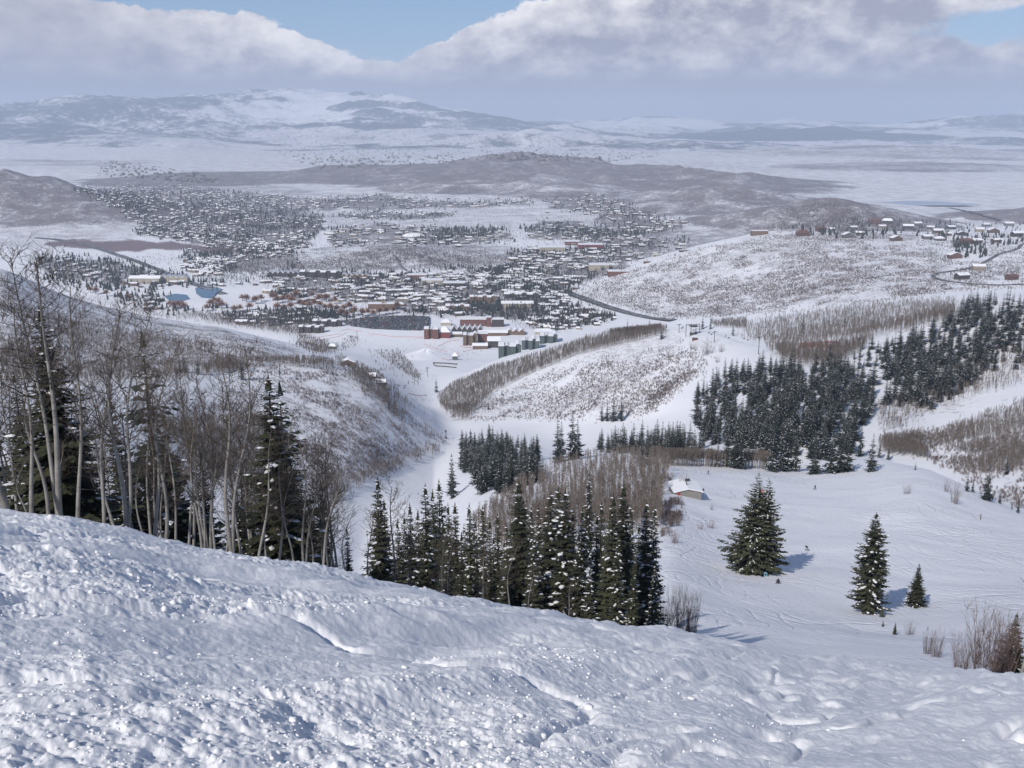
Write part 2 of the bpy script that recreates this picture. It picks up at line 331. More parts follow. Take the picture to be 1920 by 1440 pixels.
class MB:
    """collects polygons of mixed size"""
    def __init__(s): s.v = []; s.f = []; s.m = []
    def add(s, V, Fs, m=0):
        b = len(s.v); s.v += [tuple(p) for p in V]
        for f in Fs: s.f.append(tuple(i+b for i in f)); s.m.append(m)
        return s
    def box(s, x0, x1, y0, y1, z0, z1, m=0, rz=0, c=(0, 0, 0)):
        V = [(x, y, z) for z in (z0, z1) for x, y in ((x0, y0), (x1, y0), (x1, y1), (x0, y1))]
        if rz or any(c): V = [(x*math.cos(rz)-y*math.sin(rz)+c[0], x*math.sin(rz)+y*math.cos(rz)+c[1], z+c[2]) for x, y, z in V]
        return s.add(V, [(3, 2, 1, 0), (4, 5, 6, 7), (0, 1, 5, 4), (1, 2, 6, 5), (2, 3, 7, 6), (3, 0, 4, 7)], m)
    def prism(s, poly, z0, z1, m=0, mtop=None):
        n = len(poly); V = [(x, y, z0) for x, y in poly]+[(x, y, z1) for x, y in poly]; b = len(s.v)
        s.add(V, [(i, (i+1) % n, (i+1) % n+n, i+n) for i in range(n)], m); s.f.append(tuple(b+n+i for i in range(n))); s.m.append(m if mtop is None else mtop); return s
    def gable(s, x0, x1, y0, y1, z0, h, th, ov, m=0, along='x'):
        """a pitched roof slab with thickness th; ridge along x or y"""
        if along == 'y':
            t = MB().gable(y0, y1, x0, x1, z0, h, th, ov, m); return s.add([(y, x, z) for x, y, z in t.v], [tuple(reversed(f)) for f in t.f], m)
        xm0, xm1 = x0-ov, x1+ov; ym = (y0+y1)/2; sl = h/((y1-y0)/2); a = y0-ov; b = y1+ov; ze = z0-ov*sl
        V = []
        for x in (xm0, xm1): V += [(x, a, ze), (x, ym, z0+h), (x, b, ze), (x, b, ze+th), (x, ym, z0+h+th), (x, a, ze+th)]
        return s.add(V, [(0, 6, 7, 1), (1, 7, 8, 2), (2, 8, 9, 3), (3, 9, 10, 4), (4, 10, 11, 5), (5, 11, 6, 0), (0, 1, 4, 5), (1, 2, 3, 4), (11, 10, 7, 6), (10, 9, 8, 7)], m)
    def tube(s, pts, rad, n=6, m=0, caps=True):
        pts = [Vector(p) for p in pts]; rings = []; b0 = len(s.v); V = []
        for i, p in enumerate(pts):
            d = (pts[min(i+1, len(pts)-1)]-pts[max(i-1, 0)]); d = d.normalized() if d.length > 1e-9 else Vector((0, 0, 1))
            u = d.cross(Vector((0.31, 0.17, 0.93)) if abs(d.z) < .9 else Vector((1, 0.1, 0))).normalized(); w = d.cross(u)
            r = rad[i] if hasattr(rad, '__len__') else rad
            for k in range(n):
                t = 2*math.pi*k/n; V.append(p+u*(math.cos(t)*r)+w*(math.sin(t)*r))
        Fs = []
        for i in range(len(pts)-1):
            for k in range(n): Fs.append((i*n+k, i*n+(k+1) % n, (i+1)*n+(k+1) % n, (i+1)*n+k))
        if caps: Fs += [tuple(reversed(range(n))), tuple((len(pts)-1)*n+k for k in range(n))]
        return s.add(V, Fs, m)
    def ball(s, c, r, m=0, nu=8, nv=5):
        rr = r if hasattr(r, '__len__') else (r, r, r); V = [(c[0], c[1], c[2]+rr[2])]
        for i in range(1, nv):
            t = math.pi*i/nv
            for k in range(nu): V.append((c[0]+rr[0]*math.sin(t)*math.cos(2*math.pi*k/nu), c[1]+rr[1]*math.sin(t)*math.sin(2*math.pi*k/nu), c[2]+rr[2]*math.cos(t)))
        V.append((c[0], c[1], c[2]-rr[2])); Fs = []
        for k in range(nu): Fs.append((0, 1+k, 1+(k+1) % nu)); Fs.append((len(V)-1, 1+(nv-2)*nu+(k+1) % nu, 1+(nv-2)*nu+k))
        for i in range(nv-2):
            for k in range(nu): Fs.append((1+i*nu+k, 1+(i+1)*nu+k, 1+(i+1)*nu+(k+1) % nu, 1+i*nu+(k+1) % nu))
        return s.add(V, Fs, m)
    def mesh(s, name, mats, smooth=False):
        me = bpy.data.meshes.new(name); me.from_pydata([tuple(p) for p in s.v], [], s.f)
        for m in (mats if isinstance(mats, (list, tuple)) else [mats]): me.materials.append(m)
        me.polygons.foreach_set('material_index', s.m); me.polygons.foreach_set('use_smooth', [smooth]*len(s.f)); me.update(); return me
    def build(s, name, mats, parent=None, smooth=False): return mobj(name, s.mesh(name, mats, smooth), parent)
    def arrays(s):
        """triangulated arrays"""
        T = []; M = []
        for f, m in zip(s.f, s.m):
            for i in range(1, len(f)-1): T.append((f[0], f[i], f[i+1])); M.append(m)
        return np.array(s.v, float), np.array(T, np.int64), np.array(M)
def scatter_mesh(name, protos, which, pos, rz, sc, mats, kind=None, smooth=False):
    """one mesh out of many placed copies of small triangle meshes; sc is (n,) or (n,3)"""
    Vs, Fs, Ms = [], [], []; base = 0; sc = np.asarray(sc, float); sc = np.repeat(sc[:, None], 3, 1) if sc.ndim == 1 else sc
    for k, (V, T, M) in enumerate(protos):
        sel = np.where(which == k)[0]
        if not len(sel): continue
        c = np.cos(rz[sel])[:, None]; s_ = np.sin(rz[sel])[:, None]; v = V[None]*sc[sel][:, None, :]
        x = v[..., 0]*c-v[..., 1]*s_; y = v[..., 0]*s_+v[..., 1]*c
        W = np.stack([x, y, v[..., 2]], -1)+pos[sel][:, None, :]
        Vs.append(W.reshape(-1, 3)); Fs.append((T[None]+(np.arange(len(sel))*len(V))[:, None, None]+base).reshape(-1, 3)); Ms.append(np.tile(M, len(sel))); base += len(sel)*len(V)
    me = mesh_np(name, np.concatenate(Vs), np.concatenate(Fs), mats, np.concatenate(Ms), smooth); o = mobj(name, me)
    return o

class Mat:
    def __init__(s, name, rough=0.8):
        s.m = bpy.data.materials.new(name); s.m.use_nodes = True; s.t = s.m.node_tree; s.t.nodes.clear()
        s.b = s.t.nodes.new('ShaderNodeBsdfPrincipled'); s.o = s.t.nodes.new('ShaderNodeOutputMaterial'); s.t.links.new(s.b.outputs[0], s.o.inputs[0])
        s.b.inputs['Roughness'].default_value = rough; s.b.inputs['Specular IOR Level'].default_value = 0.25
    def n(s, t): return s.t.nodes.new(t)
    def l(s, a, b): s.t.links.new(a, b)
    def setv(s, sock, v):
        if isinstance(v, (int, float)): sock.default_value = v
        elif isinstance(v, tuple): sock.default_value = v+(1,) if len(v) == 3 and len(sock.default_value) == 4 else v
        else: s.l(v, sock)
    def coord(s, kind='Object'): return s.n('ShaderNodeTexCoord').outputs[kind]
    def pos(s): return s.n('ShaderNodeNewGeometry').outputs['Position']
    def mapped(s, v, scale, rot=(0, 0, 0)):
        n = s.n('ShaderNodeMapping'); n.inputs['Scale'].default_value = scale; n.inputs['Rotation'].default_value = rot; s.l(v, n.inputs[0]); return n.outputs[0]
    def noise(s, v, scale, detail=3, rough=.55, out='Fac', dist=0.0):
        n = s.n('ShaderNodeTexNoise'); n.inputs['Scale'].default_value = scale; n.inputs['Detail'].default_value = detail; n.inputs['Roughness'].default_value = rough; n.inputs['Distortion'].default_value = dist
        s.l(v, n.inputs['Vector']); return n.outputs[out]
    def voronoi(s, v, scale, out='Distance', rnd=1.0):
        n = s.n('ShaderNodeTexVoronoi'); n.inputs['Scale'].default_value = scale; n.inputs['Randomness'].default_value = rnd; s.l(v, n.inputs['Vector']); return n.outputs[out]
    def math(s, op, a, b=None, clamp=False):
        n = s.n('ShaderNodeMath'); n.operation = op; n.use_clamp = clamp
        s.setv(n.inputs[0], a)
        if b is not None: s.setv(n.inputs[1], b)
        return n.outputs[0]
    def step(s, v, a, b, lo=0., hi=1.):
        n = s.n('ShaderNodeMapRange'); n.interpolation_type = 'SMOOTHSTEP'; n.inputs['From Min'].default_value = a; n.inputs['From Max'].default_value = b
        n.inputs['To Min'].default_value = lo; n.inputs['To Max'].default_value = hi; s.l(v, n.inputs['Value']); return n.outputs[0]
    def mix(s, f, a, b, typ='MIX'):
        n = s.n('ShaderNodeMix'); n.data_type = 'RGBA'; n.blend_type = typ; s.setv(n.inputs[0], f); s.setv(n.inputs[6], a); s.setv(n.inputs[7], b); return n.outputs[2]
    def attr(s, name, out='Fac'): n = s.n('ShaderNodeAttribute'); n.attribute_name = name; return n.outputs[out]
    def rand(s): return s.n('ShaderNodeObjectInfo').outputs['Random']
    def bump(s, h, strength=.3, dist=.1):
        n = s.n('ShaderNodeBump'); n.inputs['Strength'].default_value = strength; n.inputs['Distance'].default_value = dist; s.l(h, n.inputs['Height']); s.l(n.outputs[0], s.b.inputs['Normal'])
    def color(s, c): s.setv(s.b.inputs['Base Color'], c); return s.m
def varied(name, c0, c1, scale=1.0, rough=.8, detail=4, rnd=0.25, coord='Object', metal=0.0, bump=0.0):
    """two-tone procedural material with a small brightness change from object to object"""
    m = Mat(name, rough); v = m.coord(coord); f = m.step(m.noise(v, scale, detail), .32, .68); c = m.mix(f, c0, c1)
    if rnd: 
        k = m.math('ADD', m.math('MULTIPLY', m.rand(), 2*rnd), 1-rnd); h = m.n('ShaderNodeHueSaturation'); m.l(k, h.inputs['Value']); m.l(c, h.inputs['Color']); c = h.outputs[0]
    m.b.inputs['Metallic'].default_value = metal
    if bump: m.bump(m.noise(v, scale*4, 3), bump, .05)
    return m.color(c)
SNOW = (0.80, 0.81, 0.86)
# ------------------------------------------------------------------ snow material of the land, with the brush and grass that show through
def land_material():
    m = Mat('snowy_land', .62); p = m.pos(); veg = m.attr('veg'); scr = m.attr('scrub'); wood = m.attr('wood'); red = m.attr('willow'); trk = m.attr('tracks')
    g = m.noise(m.mapped(p, (1, 1, .3)), .9, 4); snow = m.mix(m.step(g, .3, .7), (.775, .785, .84), (.83, .838, .88))
    n1 = m.noise(p, .16, 6, .68); n2 = m.noise(p, .012, 5, .6); n3 = m.noise(p, .045, 4, .6)
    sp = m.math('ADD', m.math('MULTIPLY', n1, .62), m.math('ADD', m.math('MULTIPLY', n2, .38), m.math('MULTIPLY', n3, .50)))
    th = m.math('SUBTRACT', 1.185, m.math('MULTIPLY', veg, .75))
    f = m.math('MULTIPLY', m.math('SUBTRACT', sp, m.math('SUBTRACT', th, .12)), 4.6, True)
    brush = m.mix(m.step(n3, .35, .65), (.085, .064, .066), (.15, .12, .118))
    brush = m.mix(red, brush, (.12, .055, .06)); c = m.mix(m.math('MULTIPLY', f, .88), snow, brush)
    thin = m.math('MULTIPLY', scr, m.step(m.math('ADD', n1, m.math('MULTIPLY', m.math('SUBTRACT', n2, .5), .5)), .40, .60), True)
    c = m.mix(m.math('MULTIPLY', thin, .68), c, (.155, .128, .145))
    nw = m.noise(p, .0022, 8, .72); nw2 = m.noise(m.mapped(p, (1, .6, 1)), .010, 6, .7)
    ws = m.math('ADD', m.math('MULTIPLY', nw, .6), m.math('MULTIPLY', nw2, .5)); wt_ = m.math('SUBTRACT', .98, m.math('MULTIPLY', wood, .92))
    fw = m.math('MULTIPLY', m.math('SUBTRACT', ws, wt_), 8.0, True); c = m.mix(m.math('MULTIPLY', fw, .93), c, (.022, .045, .065))  # blue-dark tint: conifer forest and cloud shadow, both put into the colour
    # ski tracks and wind texture
    t1 = m.noise(m.mapped(p, (.9, .10, .5), (0, 0, .5)), 1.0, 4, .6, dist=.4); t2 = m.noise(m.mapped(p, (.10, 1.0, .5), (0, 0, .35)), 1.0, 4, .6, dist=.5); w = m.noise(p, .8, 5, .6)
    trk = m.math('MULTIPLY', trk, m.step(m.noise(p, .018, 2), .42, .62, .12, 1.0)); h = m.math('ADD', m.math('MULTIPLY', m.math('ADD', t1, t2), trk), m.math('MULTIPLY', w, .55))
    for sc_, k_, sd_ in ((.022, 16., 0.), (.03, 13., 40.), (.016, 20., 90.)):
        off = m.mapped(p, (1, .75, 0)); ad = m.n('ShaderNodeVectorMath'); ad.operation = 'ADD'; ad.inputs[1].default_value = (sd_*7, sd_*3, 0); m.l(off, ad.inputs[0])
        q = m.math('ABSOLUTE', m.math('SUBTRACT', m.math('FRACT', m.math('MULTIPLY', m.noise(ad.outputs[0], sc_, 2, .35), k_)), .5)); h = m.math('SUBTRACT', h, m.math('MULTIPLY', m.step(q, .0, .10, .55, 0.), trk))
    m.bump(h, .6, .7)
    return m.color(c)
M_LAND = land_material()
def near_snow_material():
    m = Mat('trodden_snow', .55); p = m.pos(); g = m.noise(p, 3.0, 5)
    c = m.mix(m.step(g, .3, .7), (.80, .81, .85), (.875, .88, .905))
    h = m.math('ADD', m.math('MULTIPLY', m.noise(p, 30, 6, .75), .55), m.math('MULTIPLY', m.noise(m.mapped(p, (1, .35, 1), (0, 0, -.5)), 8, 4, .6), .8)); m.bump(h, .5, .03)
    m.b.inputs['Specular IOR Level'].default_value = .12
    return m.color(c)
M_NEAR = near_snow_material()
# ------------------------------------------------------------------ land mesh and where things grow on it (polygons in picture rows and columns)
def grid_faces(nr, nc):
    i = np.arange(nr-1)[:, None]*nc+np.arange(nc-1)[None, :]; i = i.ravel(); return np.stack([i, i+1, i+nc+1, i+nc], 1)
gpx, gpy = project(GX, GYY, GZ)
warp_ = 2*(fbm(gpx/45, gpy/18, 4, 77)-.5)
gpx = gpx+warp_*45; gpy = gpy+2*(fbm(gpx/45+9, gpy/18, 4, 78)-.5)*9*np.where(GYY > 12000, 1.3, 1)
def paint(items, soft=True):
    out = np.zeros_like(GX)
    for poly, val, y0, y1 in items:
        s = (GYY > y0) & (GYY < y1) & (gpx > -700) & (gpx < 2700); r = inpoly(gpx[s], gpy[s], poly); t = out[s]; t[r] = val; out[s] = t
    if soft:
        for _ in range(5): out = (out+np.roll(out, 1, 0)+np.roll(out, -1, 0)+np.roll(out, 1, 1)+np.roll(out, -1, 1))/5
    return out
R_ = (-600, 2600)
VEG = [
 ([(1080,550),(1480,425),(1760,440),(1800,545),(1560,575),(1250,598)], .40, 1700, 3300),
 ([(820,600),(1140,610),(1200,650),(1300,690),(1200,760),(1000,790),(820,770)], .36, 900, 1500),
 ([(500,690),(620,690),(700,720),(835,830),(700,900),(560,900),(400,760)], .44, 500, 1000),
 ([(-400,500),(0,500),(350,600),(560,650),(560,690),(300,700),(-400,720)], .52, 650, 1700),
 ([(1640,770),(1920,720),(1920,980),(1750,870)], .36, 480, 900),
]
SCRUB = [([(-500,240),(2500,240),(2500,430),(1700,430),(1500,430),(-500,430)], .75, 3700, 30000), ([(500,505),(735,455),(1000,480),(1000,510)], .9, 2700, 3900), ([(1080,550),(1480,425),(1760,440),(1800,545),(1250,598)], .55, 1700, 3300),
 ([(-500,340),(200,345),(280,430),(200,460),(-500,480)], .9, 3300, 6000), ([(1180,610),(1280,625),(1200,780),(850,780)], .5, 900, 1400)]
WOOD = []
WILLOW = [([(70,452),(180,447),(340,455),(470,462),(470,476),(330,472),(190,470),(90,462)], 1, 2500, 4500)]
TRACKS = [([(1200,860),(1700,860),(1950,990),(1950,1290),(1250,1200)], 1.0, 80, 540), ([(600,700),(1500,640),(1950,700),(1950,850),(600,1060)], .35, 480, 1400)]
TOWNPOLY = [[(135,352),(330,348),(560,372),(610,410),(575,462),(480,475),(330,450),(250,440),(275,425),(230,395),(170,370)],[(345,470),(560,470),(560,500),(480,512),(380,520),(345,500)],[(560,372),(700,365),(850,378),(1000,372),(1010,383),(850,390),(700,392),(580,392)],[(600,405),(700,395),(860,400),(850,412),(700,414)],[(610,425),(700,420),(960,432),(960,455),(820,460),(620,460)],[(1010,372),(1120,365),(1200,395),(1290,420),(1250,440),(1180,430),(1100,400),(1040,395)],[(1010,415),(1140,420),(1240,440),(1230,460),(1100,458),(980,450)],[(960,470),(1090,462),(1250,450),(1180,490),(1085,535),(1060,560),(960,520)],[(490,515),(700,512),(830,515),(960,500),(1060,560),(1070,590),(1000,600),(800,590),(700,570),(520,560)],[(985,600),(1080,575),(1140,590),(1150,600),(1070,618),(1000,620)],[(60,480),(200,485),(340,520),(340,535),(200,540),(90,510)],[(420,590),(540,580),(640,590),(640,598),(520,612),(430,605)]]
VEG += [([(1180,455),(1290,425),(1480,420),(1500,436),(1290,472),(1180,510)], .60, 2950, 5000)]
VEG += [(p_, .68, 1850, 6500) for p_ in TOWNPOLY]
veg = paint(VEG); scrub = paint(SCRUB); wood = HWOOD_SHADE; willow = paint(WILLOW); tracks = paint(TRACKS)  # wood also carries the painted cloud shadow of the far mountains
veg = np.maximum(np.maximum(veg, np.minimum(HVEG*1.06, .74)*(.86+.28*fbm(GX/140, GYY/140, 4, 91))), willow*.95)
land = mesh_np('mountain_land', np.stack([GX, GYY, GZ-np.where(GYY < 56, .12, 0)], -1).reshape(-1, 3), grid_faces(NY, NA), [M_LAND], smooth=True)
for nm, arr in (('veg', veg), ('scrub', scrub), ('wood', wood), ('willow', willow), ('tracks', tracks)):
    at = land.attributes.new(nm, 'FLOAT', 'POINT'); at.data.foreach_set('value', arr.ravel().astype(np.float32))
o = mobj('terrain', land); tag(o, 'snow covered valley, hills and mountains', kind='structure')

# ------------------------------------------------------------------ the trodden slope in front
NR, NC = 1000, 1150
fa_ = np.linspace(-.80, .80, NC); fy_ = np.concatenate([np.linspace(-3, 2.6, 24, endpoint=False), np.exp(np.linspace(math.log(2.6), math.log(58), NR-24))])
FX = np.where(fy_[:, None] < 6, fa_[None, :]*(6+0*fy_[:, None]), fa_[None, :]*fy_[:, None]); FY = np.repeat(fy_[:, None], NC, 1)
def debris(x, y):
    """1 where the snow is broken into chunks, streaks running down and to the right"""
    u = x*.55+y*.83; v = -x*.83+y*.55
    m = fbm(u/7.5+fbm(x/3, y/3, 2, 5)*.8, v/2.2, 4, 21); near = sstep(8.5-np.hypot(x+2.5, y*.9), 0, 4)
    return np.clip((sstep(m, .47, .62)*.9+near*.6)*(1-.78*sstep(x/np.maximum(y, 2), -.15, .28)), 0, 1)
def fg_height(x, y):
    g = fg_base(x, y); sc = np.clip(y/9.0, .55, 1.6); D = debris(x, y)
    u = x*.55+y*.83; v = -x*.83+y*.55
    big = (fbm(u/5.0, v/1.4, 4, 41)-.5)*.62*sc + (fbm(x/9., y/9., 3, 43)-.5)*.5
    edge = np.abs(fbm(u/3.0+2, v/1.1, 3, 47)-.5); big += -np.exp(-(edge/.035)**2)*.10*sc*sstep(y, 2, 5)*np.clip(1.6-y/14, .25, 1)
    rough = (fbm(x*3.2, y*3.2, 5, 51, .68)-.5)*(.02+.10*D)+(ridged(x*5, y*5, 4, 53, .65)-.5)*.05*D
    d1 = domes(x, y, .30, 61, .18)*.030; d2 = domes(x+3, y, .12, 63, .5)*.024; d3 = domes(x, y+9, .06, 67, .7)*.016; d4 = domes(x, y, 1.3, 69, .25)*.03
    fine = (fbm(x*9, y*9, 3, 71, .6)-.5)*.028
    rip = (fbm(u*1.2, v*6, 3, 75)-.5)*.05*(1-D)
    g = g+big+rough+fine+rip+D*.85*(d1+d2+d3)*np.clip(y/9, .8, 2.2)+D*d4*.7+(1-D)*d3*.3
    return g-.10
FZ = fg_height(FX, FY)
me = mesh_np('snow_slope', np.stack([FX, FY, FZ], -1).reshape(-1, 3), grid_faces(NR, NC), [M_NEAR], smooth=True)
tag(mobj('snow_slope', me), 'trodden snow slope with clumps of broken snow', kind='structure')
# ------------------------------------------------------------------ trees
M_NEEDLE = varied('spruce_needles', (.026, .032, .020), (.065, .066, .038), .8, .75, 3, .22)
M_NEEDLE_FAR = varied('fir_needles', (.020, .028, .024), (.038, .048, .038), .5, .8, 2, .25)
M_BARK = varied('spruce_bark', (.06, .045, .035), (.11, .085, .065), 6, .9)
M_TREESNOW = Mat('snow_on_branches', .6).color((.78, .79, .83))
def aspen_bark():
    m = Mat('aspen_bark', .75); v = m.coord(); z = m.mapped(v, (1.5, 1.5, 9)); k = m.noise(z, 1.4, 4, .7)
    c = m.mix(m.step(m.noise(v, 1.2, 3), .3, .7), (.19, .178, .162), (.31, .297, .275)); c = m.mix(m.step(k, .60, .68), c, (.07, .055, .045))
    sp = m.n('ShaderNodeSeparateXYZ'); m.l(v, sp.inputs[0]); c = m.mix(m.step(sp.outputs[2], 7, 13), c, (.12, .10, .085))
    m.bump(k, .3, .02); return m.color(c)
M_ASPEN = aspen_bark()
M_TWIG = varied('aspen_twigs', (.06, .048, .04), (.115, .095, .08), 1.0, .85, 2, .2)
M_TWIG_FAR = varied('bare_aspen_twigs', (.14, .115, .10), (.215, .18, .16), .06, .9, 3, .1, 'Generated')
M_BRUSH = varied('bare_oak_brush', (.10, .075, .075), (.20, .165, .155), .02, .9, 3, .12, 'Object')

def spruce_parts(Ht, R, whorls, nb, spr, seed, snow=.3, shape=.8, skirt=.05, prof=None, sk=1.0):
    """needles (V, T), snow pads (V, T); base at z = 0"""
    rg = random.Random(seed); V = []; T = []; SV = []; ST = []
    droop0 = .22
    for w in range(whorls):
        t = (w+rg.random()*.6)/whorls; z = Ht*(skirt+(1-skirt)*t)
        r = R*((1-t)**shape if prof is None else prof(t))*(0.80+.26*math.sin(w*1.7+seed)*math.sin(w*.53+seed*2))+.035
        n = max(3, int(nb*(.55+.45*(1-t)))); a0 = rg.random()*6.28
        for k in range(n):
            a = a0+6.283*k/n+rg.uniform(-.35, .35); L = r*rg.choice((.45, .65, .85, .95, 1.0, 1.1, 1.28)); ca, sa = math.cos(a), math.sin(a)
            dr = droop0*(1-t*.9)+rg.uniform(-.05, .1)-.25*t
            m = max(2, int(spr*L/R+1.5)); hassnow = rg.random() < snow*1.15
            for j in range(m):
                s = (j+.6)/m; px = s*L; pz = z-dr*L*s**1.4+.10*L*s**3; ls = (.30+.34*(1-s))*L/ (m**.35)+.05; ww = ls*(.34 if whorls > 30 else .52)
                for sd in (-1, 1) if j < m-1 else (0,):
                    b = a+sd*(.75+rg.uniform(-.25, .25)); dx, dy = math.cos(b), math.sin(b); p = (px*ca, px*sa, pz)
                    tz = -rg.uniform(.05, .32)*ls; i = len(V); tw = rg.uniform(-.45, .45)*ww
                    V += [p, (p[0]+dx*ls*.5-dy*ww, p[1]+dy*ls*.5+dx*ww, pz+tz*.3+tw), (p[0]+dx*ls, p[1]+dy*ls, pz+tz), (p[0]+dx*ls*.5+dy*ww, p[1]+dy*ls*.5-dx*ww, pz+tz*.3-tw-.05*ls)]
                    T += [(i, i+1, i+2), (i, i+2, i+3)]
                if hassnow and s > .3 and rg.random() < .55:
                    e = .78*sk*min(.09+.07*L, .26)*rg.uniform(.5, 1.3); i = len(SV); c = (px*ca, px*sa, pz+.05)
                    for q in range(5):
                        b = a+q*1.2566; rr_ = e*(1.25 if q == 0 else rg.uniform(.5, .9)); SV.append((c[0]+math.cos(b)*rr_, c[1]+math.sin(b)*rr_, c[2]-.12*e-(.2*e if q == 0 else 0)))
                    SV.append((c[0], c[1], c[2]+.28*e)); ST += [(i+q, i+(q+1) % 5, i+5) for q in range(5)]
    i = len(V); V += [(0.10, 0, Ht*.95), (-.05, .09, Ht*.95), (-.05, -.09, Ht*.95), (0, 0, Ht*1.02)]; T += [(i, i+1, i+3), (i+1, i+2, i+3), (i+2, i, i+3)]
    if not SV: SV = [(0, 0, Ht*.5), (.1, 0, Ht*.5), (0, .1, Ht*.5)]; ST = [(0, 1, 2)]
    return (np.array(V), np.array(T)), (np.array(SV), np.array(ST))
def trunk_arr(Ht, r, n=6): return MB().tube([(0, 0, -1.5), (0, 0, Ht*.5), (0, 0, Ht*.93)], [r, r*.6, r*.1], n).arrays()
# near spruces keep crown, trunk and snow as parts; proto heights 10 m, scaled per tree
SPR_NEAR = []
for k, (R, sh, sn, pf) in enumerate([(1.35, .80, .30, None), (1.0, .75, .22, None), (.85, .68, .38, None), (1.6, .85, .34, None), (.72, .7, .12, None), (1.0, 1, .42, lambda t: min(1, (1-t)*2.7)**.8*(1.0-.25*t)*(.8+.2*min(1, t*5)))]):
    (V, T), (SV, ST) = spruce_parts(10, R, 54, 12, 8, 100+k, sn, sh, prof=pf); tv = trunk_arr(10, .16)
    SPR_NEAR.append((mesh_np('crown', np.concatenate([V, SV]), np.concatenate([T, ST+len(V)]), [M_NEEDLE, M_TREESNOW], [0]*len(T)+[1]*len(ST)), mesh_np('trunk', tv[0], tv[1], [M_BARK])))
def joined(name, R, sh, sn, wh, nb, sp_, seed):
    (V, T), (SV, ST) = spruce_parts(10, R, wh, nb, sp_, seed, sn, sh); tv, tt, _ = trunk_arr(10, .16, 4)
    A = np.concatenate([V, SV, tv]); Fx = np.concatenate([T, ST+len(V), tt+len(V)+len(SV)]); mi = np.concatenate([np.zeros(len(T)), np.ones(len(ST)), np.full(len(tt), 2)]).astype(int)
    return A, Fx, mi
SPR_MID_A = [joined('spruce', *q) for q in ((1.7, .72, .40, 22, 8, 4, 200), (1.4, .65, .55, 22, 8, 4, 201), (1.9, .8, .45, 20, 9, 4, 202), (1.2, .6, .3, 24, 7, 4, 203), (1.6, .7, .12, 22, 8, 4, 204), (1.5, .7, .7, 22, 8, 4, 205))]
SPR_MID = [mesh_np('spruce', a, f, [M_NEEDLE_FAR, M_TREESNOW, M_BARK], m) for a, f, m in SPR_MID_A]
SPR_LOW_A = [joined('spruce', R, .7, sn, 9, 6, 2, 300+i) for i, (R, sn) in enumerate(((1.9, .3), (1.6, .5), (2.1, .2)))]
rg = random.Random(5)
def gz(x, y): return float(ground(np.array([x]), np.array([y]))[0])
def at(px, py):
    q = cast([px], [py])[0]; return q
spruces_near_n = 0
def near_spruce(px, top, Y, kind, label, group=None, base=None, wide=1.0):
    """spruce whose tip shows at (px, top); it stands Y metres out, or where row base meets the ground"""
    if base is not None: x, Y, z = at(px, base); z -= .2
    else: x = rx(px, top)*Y; z = gz(x, Y)-.2
    zt = -Y*tanv(top); h = max(zt-z, 1.0); e = empty('spruce_tree', (x, Y, z), rg.random()*6.28); e.scale = (h/10*wide, h/10*wide, h/10)
    cr, tk = SPR_NEAR[kind]
    mobj('trunk', tk, e); mobj('crown', cr, e)
    tag(e, label, 'tree', group); return e
near_spruce(1625, 963, 0, 5, 'tall columnar snow speckled spruce standing alone on the knoll, right of the giant spruce', base=1149, wide=1.7)
near_spruce(1715, 1058, 0, 0, 'short snowy cone shaped spruce alone on tracked snow, right of the columnar one', base=1137, wide=1.75)
near_spruce(1653, 1136, 0, 3, 'tiny snowy spruce at the foot of the tall columnar spruce on the knoll', base=1157, wide=1.3)
near_spruce(1655, 1163, 0, 0, 'smallest seedling spruce below the columnar spruce on the knoll', base=1175, wide=1.2)
near_spruce(1677, 1166, 0, 0, 'young dark spruce sapling beside the small bare bush low on the knoll', base=1190, wide=1.2)
near_spruce(1907, 1150, 47, 3, 'dark spruce at the right border behind the leafless thicket', wide=1.5)
# the double-topped giant
def giant():
    x, y, z = at(1416, 1072); h = -y*tanv(884)-z; e = empty('spruce_tree', (x, y, z-.2))
    tv = trunk_arr(h*.97, .45, 8); mobj('trunk', mesh_np('trunk', tv[0], tv[1], [M_BARK]), e)
    Vs, Ts, S1, S2 = [], [], [], []; nv = ns = 0
    pg = lambda t: (1-t)**.72*(.72+.28*min(1, t*4.5))
    for (dx, dy, hh, R, sd, sh) in ((-.7, 0, h, h*.30, 11, .72), (2.0, .5, h*.94, h*.27, 12, .62), (-1.6, -.8, h*.72, h*.28, 13, .6)):
        (V, T), (SV, ST) = spruce_parts(hh, R, 44, 12, 15, sd, .40, sh, .05, prof=pg, sk=1.1)
        Vs.append(V+[dx, dy, 0]); Ts.append(T+nv); nv += len(V); S1.append(SV+[dx, dy, 0]); S2.append(ST+ns); ns += len(SV)
    A1, A2, A3, A4 = (np.concatenate(q) for q in (Vs, Ts, S1, S2)); mobj('crown', mesh_np('crown', np.concatenate([A1, A3]), np.concatenate([A2, A4+len(A1)]), [M_NEEDLE, M_TREESNOW], [0]*len(A2)+[1]*len(A4)), e)
    tag(e, 'biggest broad spruce with a double top, standing alone on the open knoll piste', 'tree')
giant()
